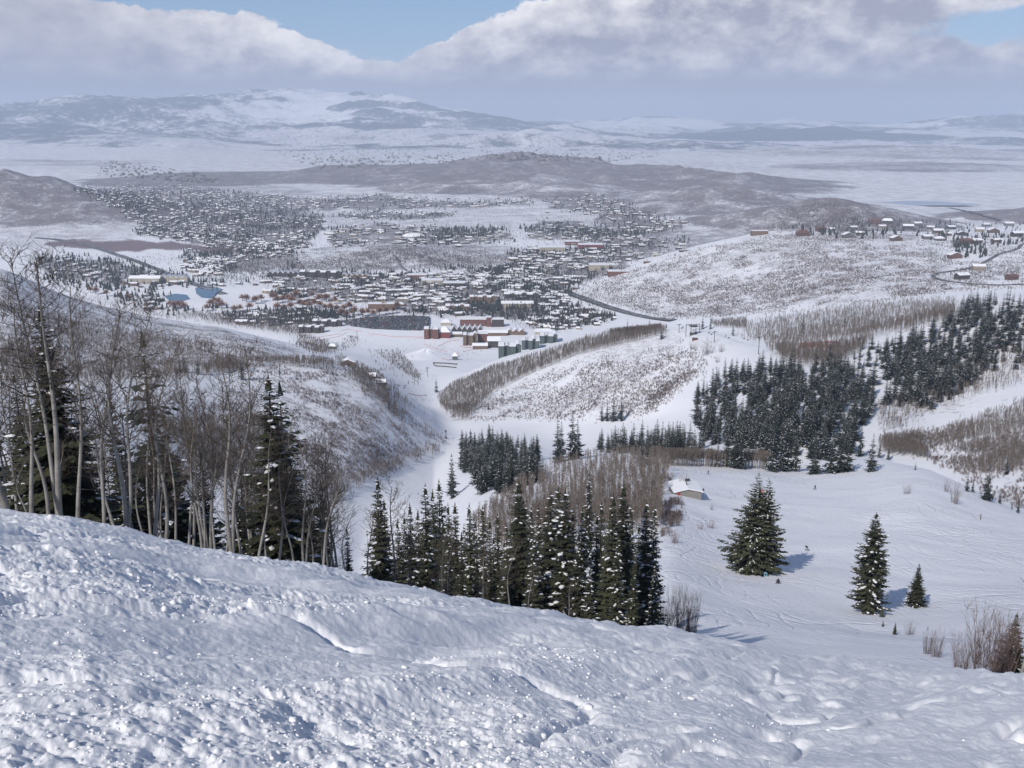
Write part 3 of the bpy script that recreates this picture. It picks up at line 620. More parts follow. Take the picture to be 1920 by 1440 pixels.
# row of firs whose feet hide behind the roll of the slope, middle of the picture
FRONT = [(707,898,92,1,1.5),(720,940,110,4,1.2),(768,947,150,1,1.2),(797,911,150,1,1.3),(811,922,165,0,1.2),(823,903,170,3,1.2),(840,947,125,1,1.1),(853,946,120,4,1.3),(880,948,112,2,1.3),(905,952,120,2,1.2),(918,975,100,4,1.0),(933,966,105,4,1.2),(950,985,98,2,1.1),
 (973,905,96,4,1.9),(985,950,104,1,1.2),(1010,953,112,2,1.1),(1033,926,104,1,1.5),(1047,918,108,2,1.5),(1060,922,98,2,1.7),(1075,960,110,4,1.1),(1092,956,112,2,1.1),(1107,1066,84,2,1.5),(1120,965,104,4,1.1),(1135,1000,98,2,1.1),(1150,930,92,4,1.6),(1170,911,96,4,1.7),(1183,950,104,1,1.2),(1198,985,110,2,1.1),
 (1213,942,100,2,1.5),(1228,953,104,1,1.2),(1000,985,90,2,1.2),(1105,885,260,2,1.2),(865,1000,100,4,1.0),(893,1010,96,1,1.0),(1160,1010,86,2,1.3),(1190,1040,84,4,1.2),(1228,1060,88,2,1.2),(745,975,140,1,1.2),(758,968,160,3,1.1),(783,960,170,0,1.2),(832,985,130,4,1.2),(870,985,150,1,1.2),(890,975,140,3,1.1),(898,1000,130,2,1.2),(925,1005,120,1,1.1),(945,1015,110,0,1.1),(962,975,125,3,1.2),(996,955,130,1,1.2),(1022,965,120,4,1.2),(1070,985,120,1,1.3),(1085,1000,95,3,1.1),(1128,945,125,1,1.3),(1142,975,110,0,1.2),(1205,1000,120,1,1.2)]
for i, (px, t, Y, k, w) in enumerate(FRONT):
    if px == 707: lb, g = 'leftmost tall dark spruce of the row rising behind the snow slope edge', None
    elif px == 973: lb, g = 'full dark green spruce with the tallest tip in the middle of the fir row', None
    elif px == 1107: lb, g = 'short snow laden spruce low among the tall firs behind the slope edge', None
    elif px == 1170: lb, g = 'tall pointed dark spruce near the right end of the fir row', None
    else: lb, g = 'slim fir in the dense row rising behind the snow slope edge', 'slim firs behind the slope edge'
    near_spruce(px, t, Y, k, lb, g, wide=w*.92)
LEFTSP = [(73,580,46,0,1.75,'large dark snow flecked spruce behind the pale aspen trunks, far left'),(503,708,52,1,1.9,'tall ragged spruce with a bushy top among the aspens, near the run'),(25,700,60,3,1.2,None),(150,790,60,0,1.2,None),(228,850,64,3,1.3,None),(440,930,52,0,1.3,None),(545,870,60,0,1.4,None),(325,850,80,1,1.3,None),(380,880,70,0,1.2,None),(600,905,70,1,1.2,None),(205,740,120,1,1.2,None),(650,990,80,1,.9,None)]
for px, t, Y, k, w, lb in LEFTSP: near_spruce(px, t, Y, k, lb or 'dark spruce half hidden among the aspen trunks of the left grove', None if lb else 'spruces inside the aspen grove', wide=w)

# ---- spruces of the middle distance: (x, top row, foot row)
mid = []      # (x, y, z, h, wide, label, group)
def mids(lst, label, group=None, wide=1.0):
    for px, t, b in lst:
        x, y, z = at(px, b); h = max(-y*tanv(t)-z, 2.0)*1.0; mid.append((x, y, z, h, wide, label, group))
mids([(1345,826,875),(1362,800,876),(1376,783,878),(1388,800,879)], 'spruce in the snowy clump on the left of the knoll crest', 'spruces in the clump at the left of the crest', 1.15)
mids([(1447,806,884),(1462,790,884),(1476,776,883),(1490,800,884)], 'dark spruce in the clump beside the blue sign on the knoll crest', 'spruces beside the blue sign', 1.15)
mids([(1527,806,889)], 'snow flecked spruce alone just right of the blue sign', None, 1.25)
mids([(1557,800,887),(1574,792,886),(1588,812,884)], 'spruce in the tight dark clump right of the lone crest spruce', 'spruces of the tight crest clump', 1.25)
mids([(1632,812,884)], 'olive green spruce standing in front of the crest at its highest point', None, 1.2)
mids([(1612,797,856),(1648,823,858),(1665,830,862)], 'small spruce in the line along the top of the knoll', 'small spruces along the knoll top', 1.1)
mids([(1716,866,881)], 'tiny dark spruce by itself on the right shoulder of the knoll', None, 1.2)
mids([(1849,872,938)], 'thick dark spruce on the right rim of the knoll', None, 1.3)
mids([(1812,888,921),(1823,894,923)], 'young spruce of a pair left of the thick dark spruce on the rim', 'pair of young spruces on the rim', 1.1)
mids([(1874,917,944)], 'small pointed spruce just right of the thick dark spruce on the rim', None, 1.1)
mids([(1908,930,962),(1897,940,955)], 'small spruce at the right border on the rim of the knoll', 'small spruces at the right border', 1.1)
mids([(1886,852,890)], 'snowy spruce on the brushy bank beyond the gully, right border', None, 1.1)
mids([(454,664,712)], 'round topped dark spruce alone on the white slope left of the valley', None, 1.35)
mids([(372,664,702)], 'dark narrow spruce near the brush left of the lone round spruce', None, 1.2)
mids([(347,658,698),(338,666,698)], 'spruce of a pair at the brush edge on the left hillside', 'pair of spruces at the brush edge', 1.2)
mids([(1176,598,629),(1186,606,629)], 'dark spruce of a pair on the spur above the highway bend', 'pair of spruces on the spur', 1.3)
mids([(1217,596,618)], 'dark spruce between the spur pair and the lift station', None, 1.3)
mids([(1240,611,636)], 'squat spruce just left of the lift station', None, 1.4)
mids([(1317,590,617),(1332,592,617)], 'dark spruce just behind the lift station', 'dark spruces behind the lift station', 1.2)
mids([(1355,588,606)], 'broad topped conifer in the bare wood right of the lift station', None, 1.4)
mids([(1374,600,630)], 'slim snowy spruce between the two lift pylons', None, 1.1)
mids([(1504,590,626)], 'dark conical spruce in front of the bare wood', None, 1.4)
mids([(1583,582,613),(1636,582,616),(1660,588,612),(1545,590,610),(1555,593,612),(1568,592,612),(1600,592,612),(1610,594,612),(1648,592,614)], 'small dark spruce scattered in the bare wood below the white hill', 'spruces in the bare wood', 1.1)
mids([(818,705,736)], 'lone pointed spruce at the edge of the bare spur beside the valley run', None, .9)
mids([(941,727,741),(916,748,768),(729,742,768)], 'small lone conifer on a brushy valley slope', 'small lone conifers on the valley slopes', .9)
mids([(1165,735,790),(1150,742,790),(1138,748,790),(1128,752,790)], 'dark spruce in the small clump at the foot of the shrubby slope', 'spruces at the foot of the shrubby slope', 1.1)
mids([(848,851,935)], 'full spruce at the lower left of the snowy grove', None, 1.3)
mids([(1045,780,868),(1052,790,866)], 'spruce of the left pair between two openings of the run', 'left pair between the openings', 1.15)
mids([(1073,768,862),(1082,785,860)], 'spruce of the right pair between two openings of the run', 'right pair between the openings', 1.15)
mids([(1017,853,904),(1056,862,884),(1203,815,874),(1213,812,872),(1250,795,868),(1258,800,868)], 'slim dark fir rising from the bare aspen wood on the knoll flank', 'slim firs in the flank wood', .9)
def fill(poly, n, hmin, hmax, label, group, wide=1.1, seed=1, dmin=5.0):
    r_ = np.random.RandomState(seed); x0, x1 = min(p[0] for p in poly), max(p[0] for p in poly); y0, y1 = min(p[1] for p in poly), max(p[1] for p in poly)
    a = r_.uniform(x0, x1, n*14); b = r_.uniform(y0, y1, n*14); k = inpoly(a, b, poly); q = cast(a[k], b[k]); done = []; q = q[sstep(fbm(q[:, 0]/34, q[:, 1]/34, 3, seed), .22, .44)*.9+.1 > r_.rand(len(q))]
    for x, y, z in q:
        if len(done) >= n: break
        if any((x-u)**2*1.0+((y-v)*.6)**2 < dmin**2 for u, v in done): continue
        done.append((x, y)); mid.append((x, y, z, r_.uniform(hmin, hmax)*r_.choice([.62, .8, .9, 1, 1, 1.08]), wide*r_.uniform(.85, 1.15), label, group))
fill([(1303,840),(1303,750),(1345,712),(1430,694),(1500,700),(1560,680),(1640,720),(1638,790),(1600,815),(1600,860),(1480,862),(1330,856)], 320, 15, 23, 'spruce in the dense dark stand behind the snowy knoll', 'spruces of the dense stand behind the knoll', 1.6, 2, 3.6)
fill([(1655,765),(1660,690),(1640,655),(1700,640),(1790,600),(1800,580),(1930,575),(1930,690),(1850,700),(1790,745),(1750,768)], 260, 15, 23, 'spruce in the stand climbing the right hillside', 'spruces climbing the right hillside', 1.6, 3, 5)
fill([(1560,690),(1570,655),(1640,640),(1655,690),(1640,720)], 18, 13, 19, 'spruce in the stand climbing the right hillside', 'spruces climbing the right hillside', 1.1, 4, 6)
fill([(862,880),(866,835),(900,828),(1000,838),(1012,860),(1005,905),(960,928),(900,925)], 120, 15, 23, 'snowy spruce in the grove above the valley run', 'snowy spruces of the grove above the run', 1.5, 5, 3.0)
fill([(1102,848),(1110,838),(1270,838),(1305,850),(1305,866),(1250,862),(1180,852)], 95, 14, 22, 'slim fir in the line between the run and the knoll', 'firs in the line between run and knoll', 1.25, 6, 2.2)
fill([(1795,566),(1930,560),(1930,580),(1800,585)], 26, 12, 20, 'spruce on the skyline of the right hillside, below the road', 'spruces on the skyline below the road', 1.1, 7, 5)
fill([(100,690),(230,680),(230,720),(0,720),(0,650),(40,650)], 14, 10, 16, 'dark spruce in the wooded gully behind the left aspens', 'dark spruces in the gully behind the aspens', 1.1, 8, 6)
rgm = np.random.RandomState(12)
for i in range(70):
    pxx = rgm.uniform(-60, 600); Yy = rgm.uniform(62, 300); mid.append((rx(pxx, 900)*Yy, Yy, gz(rx(pxx, 900)*Yy, Yy), rgm.uniform(10, 19), 1.4, 'dark spruce deep inside the left grove, seen between the aspen trunks', 'dark spruces deep inside the left grove'))
mid.sort(key=lambda q: -q[3]/q[1]*(1.0 if q[6] else 3))
lim = 300; far_sp = mid[lim-len(FRONT)-len(LEFTSP)-7:]; mid = mid[:lim-len(FRONT)-len(LEFTSP)-7]
spr_first = {}
for i, (x, y, z, h, w, lb, g) in enumerate(mid):
    k = i % 6; o = mobj('spruce_tree', SPR_MID[k]); o.location = (x, y, z-.2); o.rotation_euler = (0, 0, (i*2.4) % 6.28); o.scale = (h/10*w, h/10*w, h/10); tag(o, lb, 'tree', g)
if far_sp:
    A = np.array([(q[0], q[1], q[2]-.2) for q in far_sp]); n = len(A); hh = np.array([q[3] for q in far_sp]); ww = np.array([q[4] for q in far_sp])
    o = scatter_mesh('distant_spruces', SPR_MID_A, np.arange(n) % 6, A, np.arange(n)*2.4, np.stack([hh/10*ww, hh/10*ww, hh/10], 1), [M_NEEDLE_FAR, M_TREESNOW, M_BARK]); tag(o, 'farther small spruces filling out the stands', 'trees', kind='stuff')

# ---- aspens
def aspen_parts(seed, Ht=12.0, r0=.15, fork=False, lean=0.0, nbr=20, twigs=4, low=.4):
    rg = random.Random(seed); T = MB(); B = MB(); ph = rg.random()*6; wob = rg.uniform(.16, .42)
    def stem(t, off=0): return Vector((lean*t*Ht*.25+wob*math.sin(t*7+ph)*(.3+t)+off*t*2.2*rg_f, wob*.7*math.cos(t*5+ph*2)+off*t*.6, t*Ht))
    rg_f = 1.0; stems = [0] if not fork else [0, .5]
    for off in stems:
        n = 14; pts = [stem(i/n, off)+Vector((0, 0, -2.5 if i == 0 else 0)) for i in range(n+1)]; rad = [r0*(1-.85*(i/n)**1.1)*(1 if not off else .75) for i in range(n+1)]; T.tube(pts, rad, 7)
        for k in range(nbr):
            t = low+(1-low)*(k+rg.random())/nbr; p = stem(t, off); a = rg.random()*6.283; L = (1.0+2.0*(1-t))*rg.uniform(.7, 1.3); d = Vector((math.cos(a), math.sin(a), rg.uniform(.25, 1.0))).normalized()
            q = [p]; dd = d.copy()
            for s in range(5):
                dd = (dd+Vector((rg.uniform(-.35, .35), rg.uniform(-.35, .35), rg.uniform(-.12, .30)))).normalized(); q.append(q[-1]+dd*L/5)
            r1 = max(r0*(1-.8*t)*.36, .014); B.tube(q, [r1*(1-.15*s) for s in range(6)], 4, 0, False)
            for s in range(1, 6):
                for _ in range(rg.choice((1, 1, 2))):
                    e = Vector((rg.uniform(-1, 1), rg.uniform(-1, 1), rg.uniform(-.2, 1))).normalized(); e = (e+dd*.6).normalized(); l2 = L*rg.uniform(.22, .45); w = [q[s]]
                    for u in range(3): e = (e+Vector((rg.uniform(-.3, .3), rg.uniform(-.3, .3), rg.uniform(-.1, .3)))).normalized(); w.append(w[-1]+e*l2/3)
                    B.tube(w, [.010, .008, .006, .004], 3, 0, False)
                    for _ in range(twigs):
                        f = (e+Vector((rg.uniform(-1, 1), rg.uniform(-1, 1), rg.uniform(-.5, .9)))).normalized(); c = w[rg.choice((1, 2, 3))]; B.tube([c, c+f*rg.uniform(.15, .38)], [.0055, .003], 3, 0, False)
    return T.mesh('trunk', M_ASPEN, True), B.mesh('branches', M_TWIG)
ASP = [aspen_parts(400+i, 12, .112, i in (1, 4), (-.25, 0, .12, .3, -.1, .2, 0)[i], 34, 3, (.38, .45, .35, .5, .4, .55, .3)[i]) for i in range(7)]
def aspen(px, edge_py, top, Y, k, wpx, label, group=None, tilt=0.0, xtop=None):
    x = rx(px, edge_py)*Y; z = gz(x, Y)-.3; h = -Y*tanv(top)-z; e = empty('aspen_tree', (x, Y, z), 0)
    s = h/12; r = (wpx/2/F*Y)*1.1/.155; e.scale = (r, r, s) if False else (s*.5+r*.5, s*.5+r*.5, s)
    e.rotation_euler = (0, tilt, (k*1.3+px*.37) % 6.28 if abs(tilt) < .02 else 0)
    mobj('trunk', ASP[k][0], e); mobj('branches', ASP[k][1], e); tag(e, label, 'tree', group); return e
NEARASP = [
 (18,958,350,31,0,24,'thick pale aspen leaning out of the left border',-.16),
 (62,965,560,36,2,13,'slim aspen in front of the large spruce, left of the forked aspen',.02),
 (84,968,640,38,5,12,'aspen with a reddish split trunk standing against the large spruce',-.04),
 (122,972,470,33,1,20,'tall forked aspen whose pale trunks cross the large spruce',0.0),
 (148,978,520,36,2,11,'thin aspen close beside the tall forked aspen',.06),
 (192,985,640,38,3,12,'crooked thin aspen between the forked aspen and the next thick trunk',.02),
 (232,992,560,35,4,17,'thick aspen with a dark crooked crown standing left of the grove middle',.07),
 (218,990,760,40,0,11,'short leaning aspen at the foot of the thick crooked aspen',-.05),
 (292,1008,690,36,2,15,'straight pale aspen right of the thick crooked aspen',.03),
 (302,1010,640,42,5,11,'slender aspen directly behind the straight pale aspen',.05),
 (347,1020,820,38,3,10,'low aspen bending right in the middle of the grove',.10),
 (432,1036,640,36,1,15,'forked aspen in the right half of the grove, just left of the ragged spruce',.03),
 (480,1046,780,38,2,9,'aspen leaning right in front of the ragged spruce',.14),
 (598,1070,860,38,3,9,'last leaning aspen at the right end of the grove',.10),
 (268,1002,800,44,5,9,None,0),(170,982,700,46,0,9,None,-.03),(330,1015,720,48,2,9,None,0),(375,1026,700,46,4,9,None,.04),(400,1030,760,42,3,9,None,-.03),(455,1040,720,48,0,9,None,.02),(520,1054,790,44,2,9,None,.05),(545,1060,820,42,5,8,None,-.04),(570,1064,760,46,1,8,None,.03),(618,1074,870,46,0,7,None,.06),(100,972,760,44,3,9,None,.05),(45,962,800,42,5,9,None,-.05),(250,998,720,50,0,8,None,.05),(315,1012,850,40,0,8,None,-.1),(418,1034,840,44,2,8,None,.08),(498,1050,860,40,3,8,None,-.06),(585,1067,900,40,2,7,None,-.03),(640,1079,900,55,5,6,None,.04),(390,1028,690,56,0,8,None,0),(210,988,690,56,2,8,None,0),(140,976,600,58,0,8,None,0),(278,1004,640,60,3,8,None,0),(475,1046,700,60,4,8,None,0),(30,960,640,56,2,9,None,0),(540,1058,740,66,0,7,None,0),(610,1072,800,64,4,7,None,0),(360,1022,640,64,5,8,None,0),(435,1038,660,72,2,8,None,0),(5,958,560,48,4,10,None,0)]
for px, e, t, Y, k, w, lb, tl in NEARASP: aspen(px, e, t+(15 if lb else 65), Y, k, w, lb or 'slender bare aspen within the left grove behind the slope edge', None if lb else 'slender aspens of the left grove', tl)
r_ = random.Random(77)
for i in range(95):
    px = r_.uniform(-60, 640); Y = r_.uniform(55, 170); x = rx(px, 900)*Y; z = gz(x, Y); h = r_.uniform(9, 14); k = i % 7
    e = empty('aspen_tree', (x, Y, z-.2), r_.random()*6.28); e.scale = (h/12,)*3; mobj('trunk', ASP[k][0], e); mobj('branches', ASP[k][1], e)
    tag(e, 'slender bare aspen within the left grove behind the slope edge', 'tree', 'slender aspens of the left grove')
MIDASP = [(728,1095,912,80,2,10,'pale bare aspen standing among the dark firs right of the leftmost tall spruce',.02),(690,1088,960,60,3,7,'thin crooked aspen left of the leftmost tall spruce',-.05),(905,1130,1010,66,0,6,None,0),(948,1138,1020,62,5,6,None,.03),(836,1118,1010,80,4,6,None,0),(780,1108,970,95,0,7,None,0),(1060,1160,1090,52,2,5,None,.05),(990,1145,1060,60,3,5,None,-.04)]
for px, e, t, Y, k, w, lb, tl in MIDASP: aspen(px, e, t, Y, k, w, lb or 'thin pale aspen in front of the dark fir row', None if lb else 'thin aspens before the fir row', tl)
e = aspen(1905, 1262, 985, 40, 3, 12, 'leaning bare tree with crooked limbs at the right border', None, .10)

# ---- thickets and bushes
def bush_arr(seed, stems, Ht, spread, twigs, r=.012, sides=3, seg=3):
    rg = random.Random(seed); B = MB()
    for i in range(stems):
        a = rg.random()*6.283; rr_ = spread*rg.random()**.7*.35; p = Vector((math.cos(a)*rr_, math.sin(a)*rr_, -.3)); out = rg.uniform(.05, .6)*spread/Ht; h = Ht*rg.uniform(.6, 1.0); q = [p]
        d = Vector((math.cos(a)*out, math.sin(a)*out, 1)).normalized()
        for s in range(seg): d = (d+Vector((rg.uniform(-.15, .15), rg.uniform(-.15, .15), .05))).normalized(); q.append(q[-1]+d*(h+.3)/seg)
        B.tube(q, [r*(1-.7*s/seg) for s in range(seg+1)], sides, 0, False)
        for _ in range(twigs):
            c = q[rg.randint(1, seg)]; f = (d+Vector((rg.uniform(-.8, .8), rg.uniform(-.8, .8), rg.uniform(-.1, .5)))).normalized(); B.tube([c, c+f*h*rg.uniform(.12, .32)], [r*.5, r*.25], 3, 0, False)
    return B
M_SHRUB = varied('bare_willow_stems', (.11, .075, .07), (.20, .15, .135), 1.0, .85, 2, .2)
BUSH = [bush_arr(500, 60, 2.4, 2.2, 7, .016).mesh('shrub', M_SHRUB), bush_arr(501, 44, 1.5, 1.8, 6, .012).mesh('shrub', M_SHRUB), bush_arr(502, 80, 4.5, 2.6, 9, .02).mesh('shrub', M_SHRUB)]
def bush(px, base, hpx, wpx, k, label, group=None, Y=None):
    if Y is None: x, y, z = at(px, base)
    else: x, y = rx(px, base)*Y, Y; z = gz(x, y)
    h = hpx/F*y*1.15; w = wpx/F*y; ph, pw = ((2.4, 3.0), (1.5, 2.4), (4.5, 4.0))[k]
    o = mobj('shrub', BUSH[k]); o.location = (x, y, z-.05); o.scale = (w/pw, w/pw, h/ph); o.rotation_euler = (0, 0, px*.7 % 6.28); tag(o, label, 'shrub', group)
bush(1842, 1262, 128, 95, 2, 'large leafless thicket at the lower right edge of the slope', None, 44)
bush(1880, 1264, 118, 70, 2, 'leafless thicket pressed against the dark spruce at the right border', None, 46)
bush(1802, 1262, 80, 50, 2, 'lower left clump of the leafless thicket at the lower right', None, 45)
bush(1738, 1226, 46, 26, 0, 'small leafless thicket left of the big thicket, on the knoll', None)
bush(1755, 1232, 50, 34, 0, 'leafless bush between the big thicket and the small one', None)
bush(1706, 1190, 26, 28, 1, 'purple grey bare bush beside the spruce sapling', None)
bush(1700, 926, 18, 20, 1, 'round tan bush alone on the upper knoll', None)
bush(1790, 944, 34, 24, 0, 'dark purplish bush on the right shoulder of the knoll', None)
bush(1774, 922, 22, 16, 1, 'upper purplish bush at the right shoulder of the knoll', None)
bush(1265, 1018, 22, 22, 0, 'bare bush at the left rim of the knoll below the hut', None)
bush(1332, 990, 16, 22, 1, 'purplish bush between the hut and the giant spruce', None)
bush(1313, 992, 14, 18, 1, 'lower purplish bush just left of the one between hut and giant spruce', None)
bush(1334, 956, 10, 10, 1, 'little faint bush right below the hut', None)
bush(1257, 985, 20, 16, 0, 'bare bush on the knoll rim just above the next one', None)
bush(1280, 924, 34, 20, 0, 'bare bush in front of the hut wall', None)
for i, (px, b, h, w, Y) in enumerate([(1262,1188,120,50,112),(1282,1186,110,46,116),(1245,1185,100,40,108),(1296,1183,90,34,120),(1235,1180,90,40,104)]): bush(px, b, h, w, 2, 'tall bare willow thicket ending the fir row on its right', 'willow thicket at the end of the fir row', Y)
bush(655, 1085, 60, 60, 2, 'pale bare thicket behind the slope edge left of the fir row', None, 90)
for px, b, h, w in ((1325, 665, 26, 34), (1300, 655, 14, 22), (1352, 660, 14, 16), (1255, 670, 12, 16), (1269, 682, 10, 12), (1345, 680, 12, 12), (1238,660,10,14)): bush(px, b, h, w, 1, 'dark bare bush on the snow below the lift station', 'bushes below the lift station')

# ---- masses of bare wood and brush nobody could count
def bare_tree_arr(seed, Ht, n, spread, tw=.045):
    rg = random.Random(seed); B = MB(); B.tube([(0, 0, -1), (0, 0, Ht*.8)], [.09, .05], 3, 0, False)
    for i in range(n):
        z = Ht*rg.uniform(.35, .9); a = rg.random()*6.283; L = spread*rg.uniform(.5, 1)*(1.25-z/Ht*.7); c, s = math.cos(a), math.sin(a); zz = z+L*rg.uniform(.4, 1.5)
        B.add([(0, 0, z), (-s*tw, c*tw, z+.1), (c*L, s*L, zz), (c*L*.6-s*.3, s*L*.6+c*.3, z+(zz-z)*.9), (c*L*.6+s*.3, s*L*.6-c*.3, z+(zz-z)*.7)], [(0, 1, 2), (0, 1, 3), (1, 0, 4)], 1)
    return B.arrays()
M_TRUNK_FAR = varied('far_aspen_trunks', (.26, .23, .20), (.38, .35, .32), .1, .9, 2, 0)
BT = [bare_tree_arr(600+i, 10, 34, 2.0) for i in range(4)]
def brush_arr(seed, n, Ht, sp):
    rg = random.Random(seed); V = []; T = []
    for i in range(n):
        a = rg.random()*6.283; r = sp*rg.random(); c, s = math.cos(a), math.sin(a); h = Ht*rg.uniform(.5, 1); b = len(V); w = .05
        V += [(c*r*.4, s*r*.4, -.2), (c*r*.4-s*w, s*r*.4+c*w, -.2), (c*r, s*r, h)]; T.append((b, b+1, b+2))
        b = len(V); V += [(c*r*.7, s*r*.7, h*.5), (c*r*.7+rg.uniform(-.3, .3), s*r*.7+rg.uniform(-.3, .3), h*.95), (c*r*.7-s*w*2, s*r*.7+c*w*2, h*.55)]; T.append((b, b+1, b+2))
    return np.array(V), np.array(T), np.zeros(len(T), int)
BR = [brush_arr(610+i, 26, 2.4, 1.6) for i in range(4)]
def sample(polys, n, seed, patch=None, thr=.5):
    """points on the land seen inside the polygons, optionally gathered in patches of the given size"""
    r_ = np.random.RandomState(seed); out = []
    for poly, share in polys:
        x0, x1 = min(p[0] for p in poly), max(p[0] for p in poly); y0, y1 = min(p[1] for p in poly), max(p[1] for p in poly); k = int(n*share); got = 0; tries = 0; parts_ = []
        while got < k and tries < 12:
            a = r_.uniform(x0, x1, k*2+10); b = r_.uniform(y0, y1, k*2+10); m = inpoly(a, b, poly) & ~inpoly(a, b, [(300, 550), (362, 534), (428, 534), (428, 552), (400, 578), (300, 580)]); tries += 1; je = min(1.0, (y1-y0)/40)
            q = cast(a[m]+(r_.normal(0, 7*je, m.sum()) if patch else 0), b[m]+(r_.normal(0, 3*je, m.sum()) if patch else 0))
            if patch:
                f = fbm(q[:, 0]/patch, q[:, 1]/patch, 4, seed+3)*.7+fbm(q[:, 0]/patch/4, q[:, 1]/patch/4, 2, seed+6)*.3; q = q[sstep(f, thr-.09, thr+.11) > r_.rand(len(f))]
            parts_.append(q); got += len(q)
        out.append(np.concatenate(parts_)[:k])
    return np.concatenate(out)
def mass(name, protos, polys, n, seed, h0, h1, mats, label, cat, patch=None, thr=.5, wide=1.0):
    thr -= .04 if patch else 0
    A = sample(polys, n, seed, patch, thr); r_ = np.random.RandomState(seed+1); m = len(A); h = h0+(h1-h0)*(.25*r_.rand(m)+.75*fbm(A[:, 0]/25, A[:, 1]/25, 3, seed+8))*1.1+(h1-h0)*.25*r_.rand(m)**4
    o = scatter_mesh(name, protos, r_.randint(0, len(protos), m), A, r_.uniform(0, 6.28, m), np.stack([h*wide, h*wide, h], 1), mats); return tag(o, label, cat, kind='stuff')
BTF = [bare_tree_arr(640+i, 10, 22, 3.2, .34) for i in range(4)]     # fuller crowns for trees seen from kilometres away
AM = [M_TRUNK_FAR, M_TWIG_FAR]
n_ = 3000; q_ = np.random.RandomState(44); yy_ = np.exp(q_.uniform(math.log(85), math.log(430), n_)); xx_ = rx(q_.uniform(-120, 600, n_), 900)*yy_; h_ = q_.uniform(.8, 1.25, n_)
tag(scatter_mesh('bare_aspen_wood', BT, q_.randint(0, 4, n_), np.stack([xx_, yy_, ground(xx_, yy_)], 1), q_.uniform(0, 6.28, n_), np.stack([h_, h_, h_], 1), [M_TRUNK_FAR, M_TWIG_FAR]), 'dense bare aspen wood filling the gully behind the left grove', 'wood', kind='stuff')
# brown band along the rim of the spur, wood below the white hill, flank of the knoll, gully woods
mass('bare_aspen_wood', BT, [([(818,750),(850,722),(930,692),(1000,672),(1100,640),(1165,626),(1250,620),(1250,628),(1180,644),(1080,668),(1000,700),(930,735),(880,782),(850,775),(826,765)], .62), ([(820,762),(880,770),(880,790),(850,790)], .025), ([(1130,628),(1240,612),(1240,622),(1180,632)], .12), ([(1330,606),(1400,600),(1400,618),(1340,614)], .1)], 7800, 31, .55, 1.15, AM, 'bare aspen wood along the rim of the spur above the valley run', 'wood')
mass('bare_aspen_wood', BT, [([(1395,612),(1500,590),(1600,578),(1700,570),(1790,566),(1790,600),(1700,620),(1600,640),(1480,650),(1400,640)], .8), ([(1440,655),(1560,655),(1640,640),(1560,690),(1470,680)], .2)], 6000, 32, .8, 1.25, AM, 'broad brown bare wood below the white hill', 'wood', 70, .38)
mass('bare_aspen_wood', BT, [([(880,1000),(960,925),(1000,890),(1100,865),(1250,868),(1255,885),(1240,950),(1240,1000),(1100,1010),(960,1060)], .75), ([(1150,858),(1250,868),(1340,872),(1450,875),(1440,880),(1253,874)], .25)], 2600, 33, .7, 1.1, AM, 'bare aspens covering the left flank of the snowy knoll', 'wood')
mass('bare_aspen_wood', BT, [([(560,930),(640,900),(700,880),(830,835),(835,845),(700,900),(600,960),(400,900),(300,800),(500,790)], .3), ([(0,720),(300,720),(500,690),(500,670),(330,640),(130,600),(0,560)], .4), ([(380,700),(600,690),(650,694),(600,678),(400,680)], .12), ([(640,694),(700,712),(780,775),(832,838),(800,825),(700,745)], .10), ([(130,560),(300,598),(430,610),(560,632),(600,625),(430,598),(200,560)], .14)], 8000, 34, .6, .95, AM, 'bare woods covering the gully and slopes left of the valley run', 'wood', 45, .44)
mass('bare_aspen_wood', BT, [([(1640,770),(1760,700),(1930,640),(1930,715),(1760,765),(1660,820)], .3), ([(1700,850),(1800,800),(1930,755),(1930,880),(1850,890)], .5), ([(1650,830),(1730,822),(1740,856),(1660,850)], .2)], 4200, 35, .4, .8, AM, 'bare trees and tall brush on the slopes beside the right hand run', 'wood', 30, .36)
mass('oak_brush', BR, [([(840,780),(1000,710),(1150,655),(1290,640),(1330,690),(1240,760),(1200,790),(900,788)], .30), ([(500,690),(620,690),(700,722),(835,832),(720,895),(560,900),(400,760)], .28), ([(1250,720),(1330,670),(1290,700),(1220,770),(1200,780)], .03), ([(0,520),(300,605),(560,650),(600,690),(300,700),(0,700)], .25), ([(1660,830),(1920,760),(1920,960),(1760,870)], .08), ([(1240,880),(1290,960),(1240,1010)], .01)], 19000, 36, .55, 1.1, [M_BRUSH], 'low bare oak brush on the snowy slopes around the valley run', 'brush', 22, .50)
mass('oak_brush', BR, [([(1085,552),(1130,524),(1200,501),(1300,469),(1480,434),(1720,440),(1790,545),(1560,575),(1400,590),(1250,597)], .88), ([(1740,440),(1930,440),(1930,540),(1800,545)], .12)], 30000, 37, .5, 1.9, [M_BRUSH], 'oak brush dotted over the white hill below the ridge houses', 'brush', 45, .46)
mass('oak_brush', BR, [([(1430,430),(1480,392),(1560,374),(1640,392),(1700,420),(1600,440)], .6), ([(500,505),(740,462),(960,480),(980,505)], .4)], 9000, 38, 1.2, 2.4, [M_BRUSH], 'brush and junipers dotting the low hills of the valley', 'brush', 40, .40)

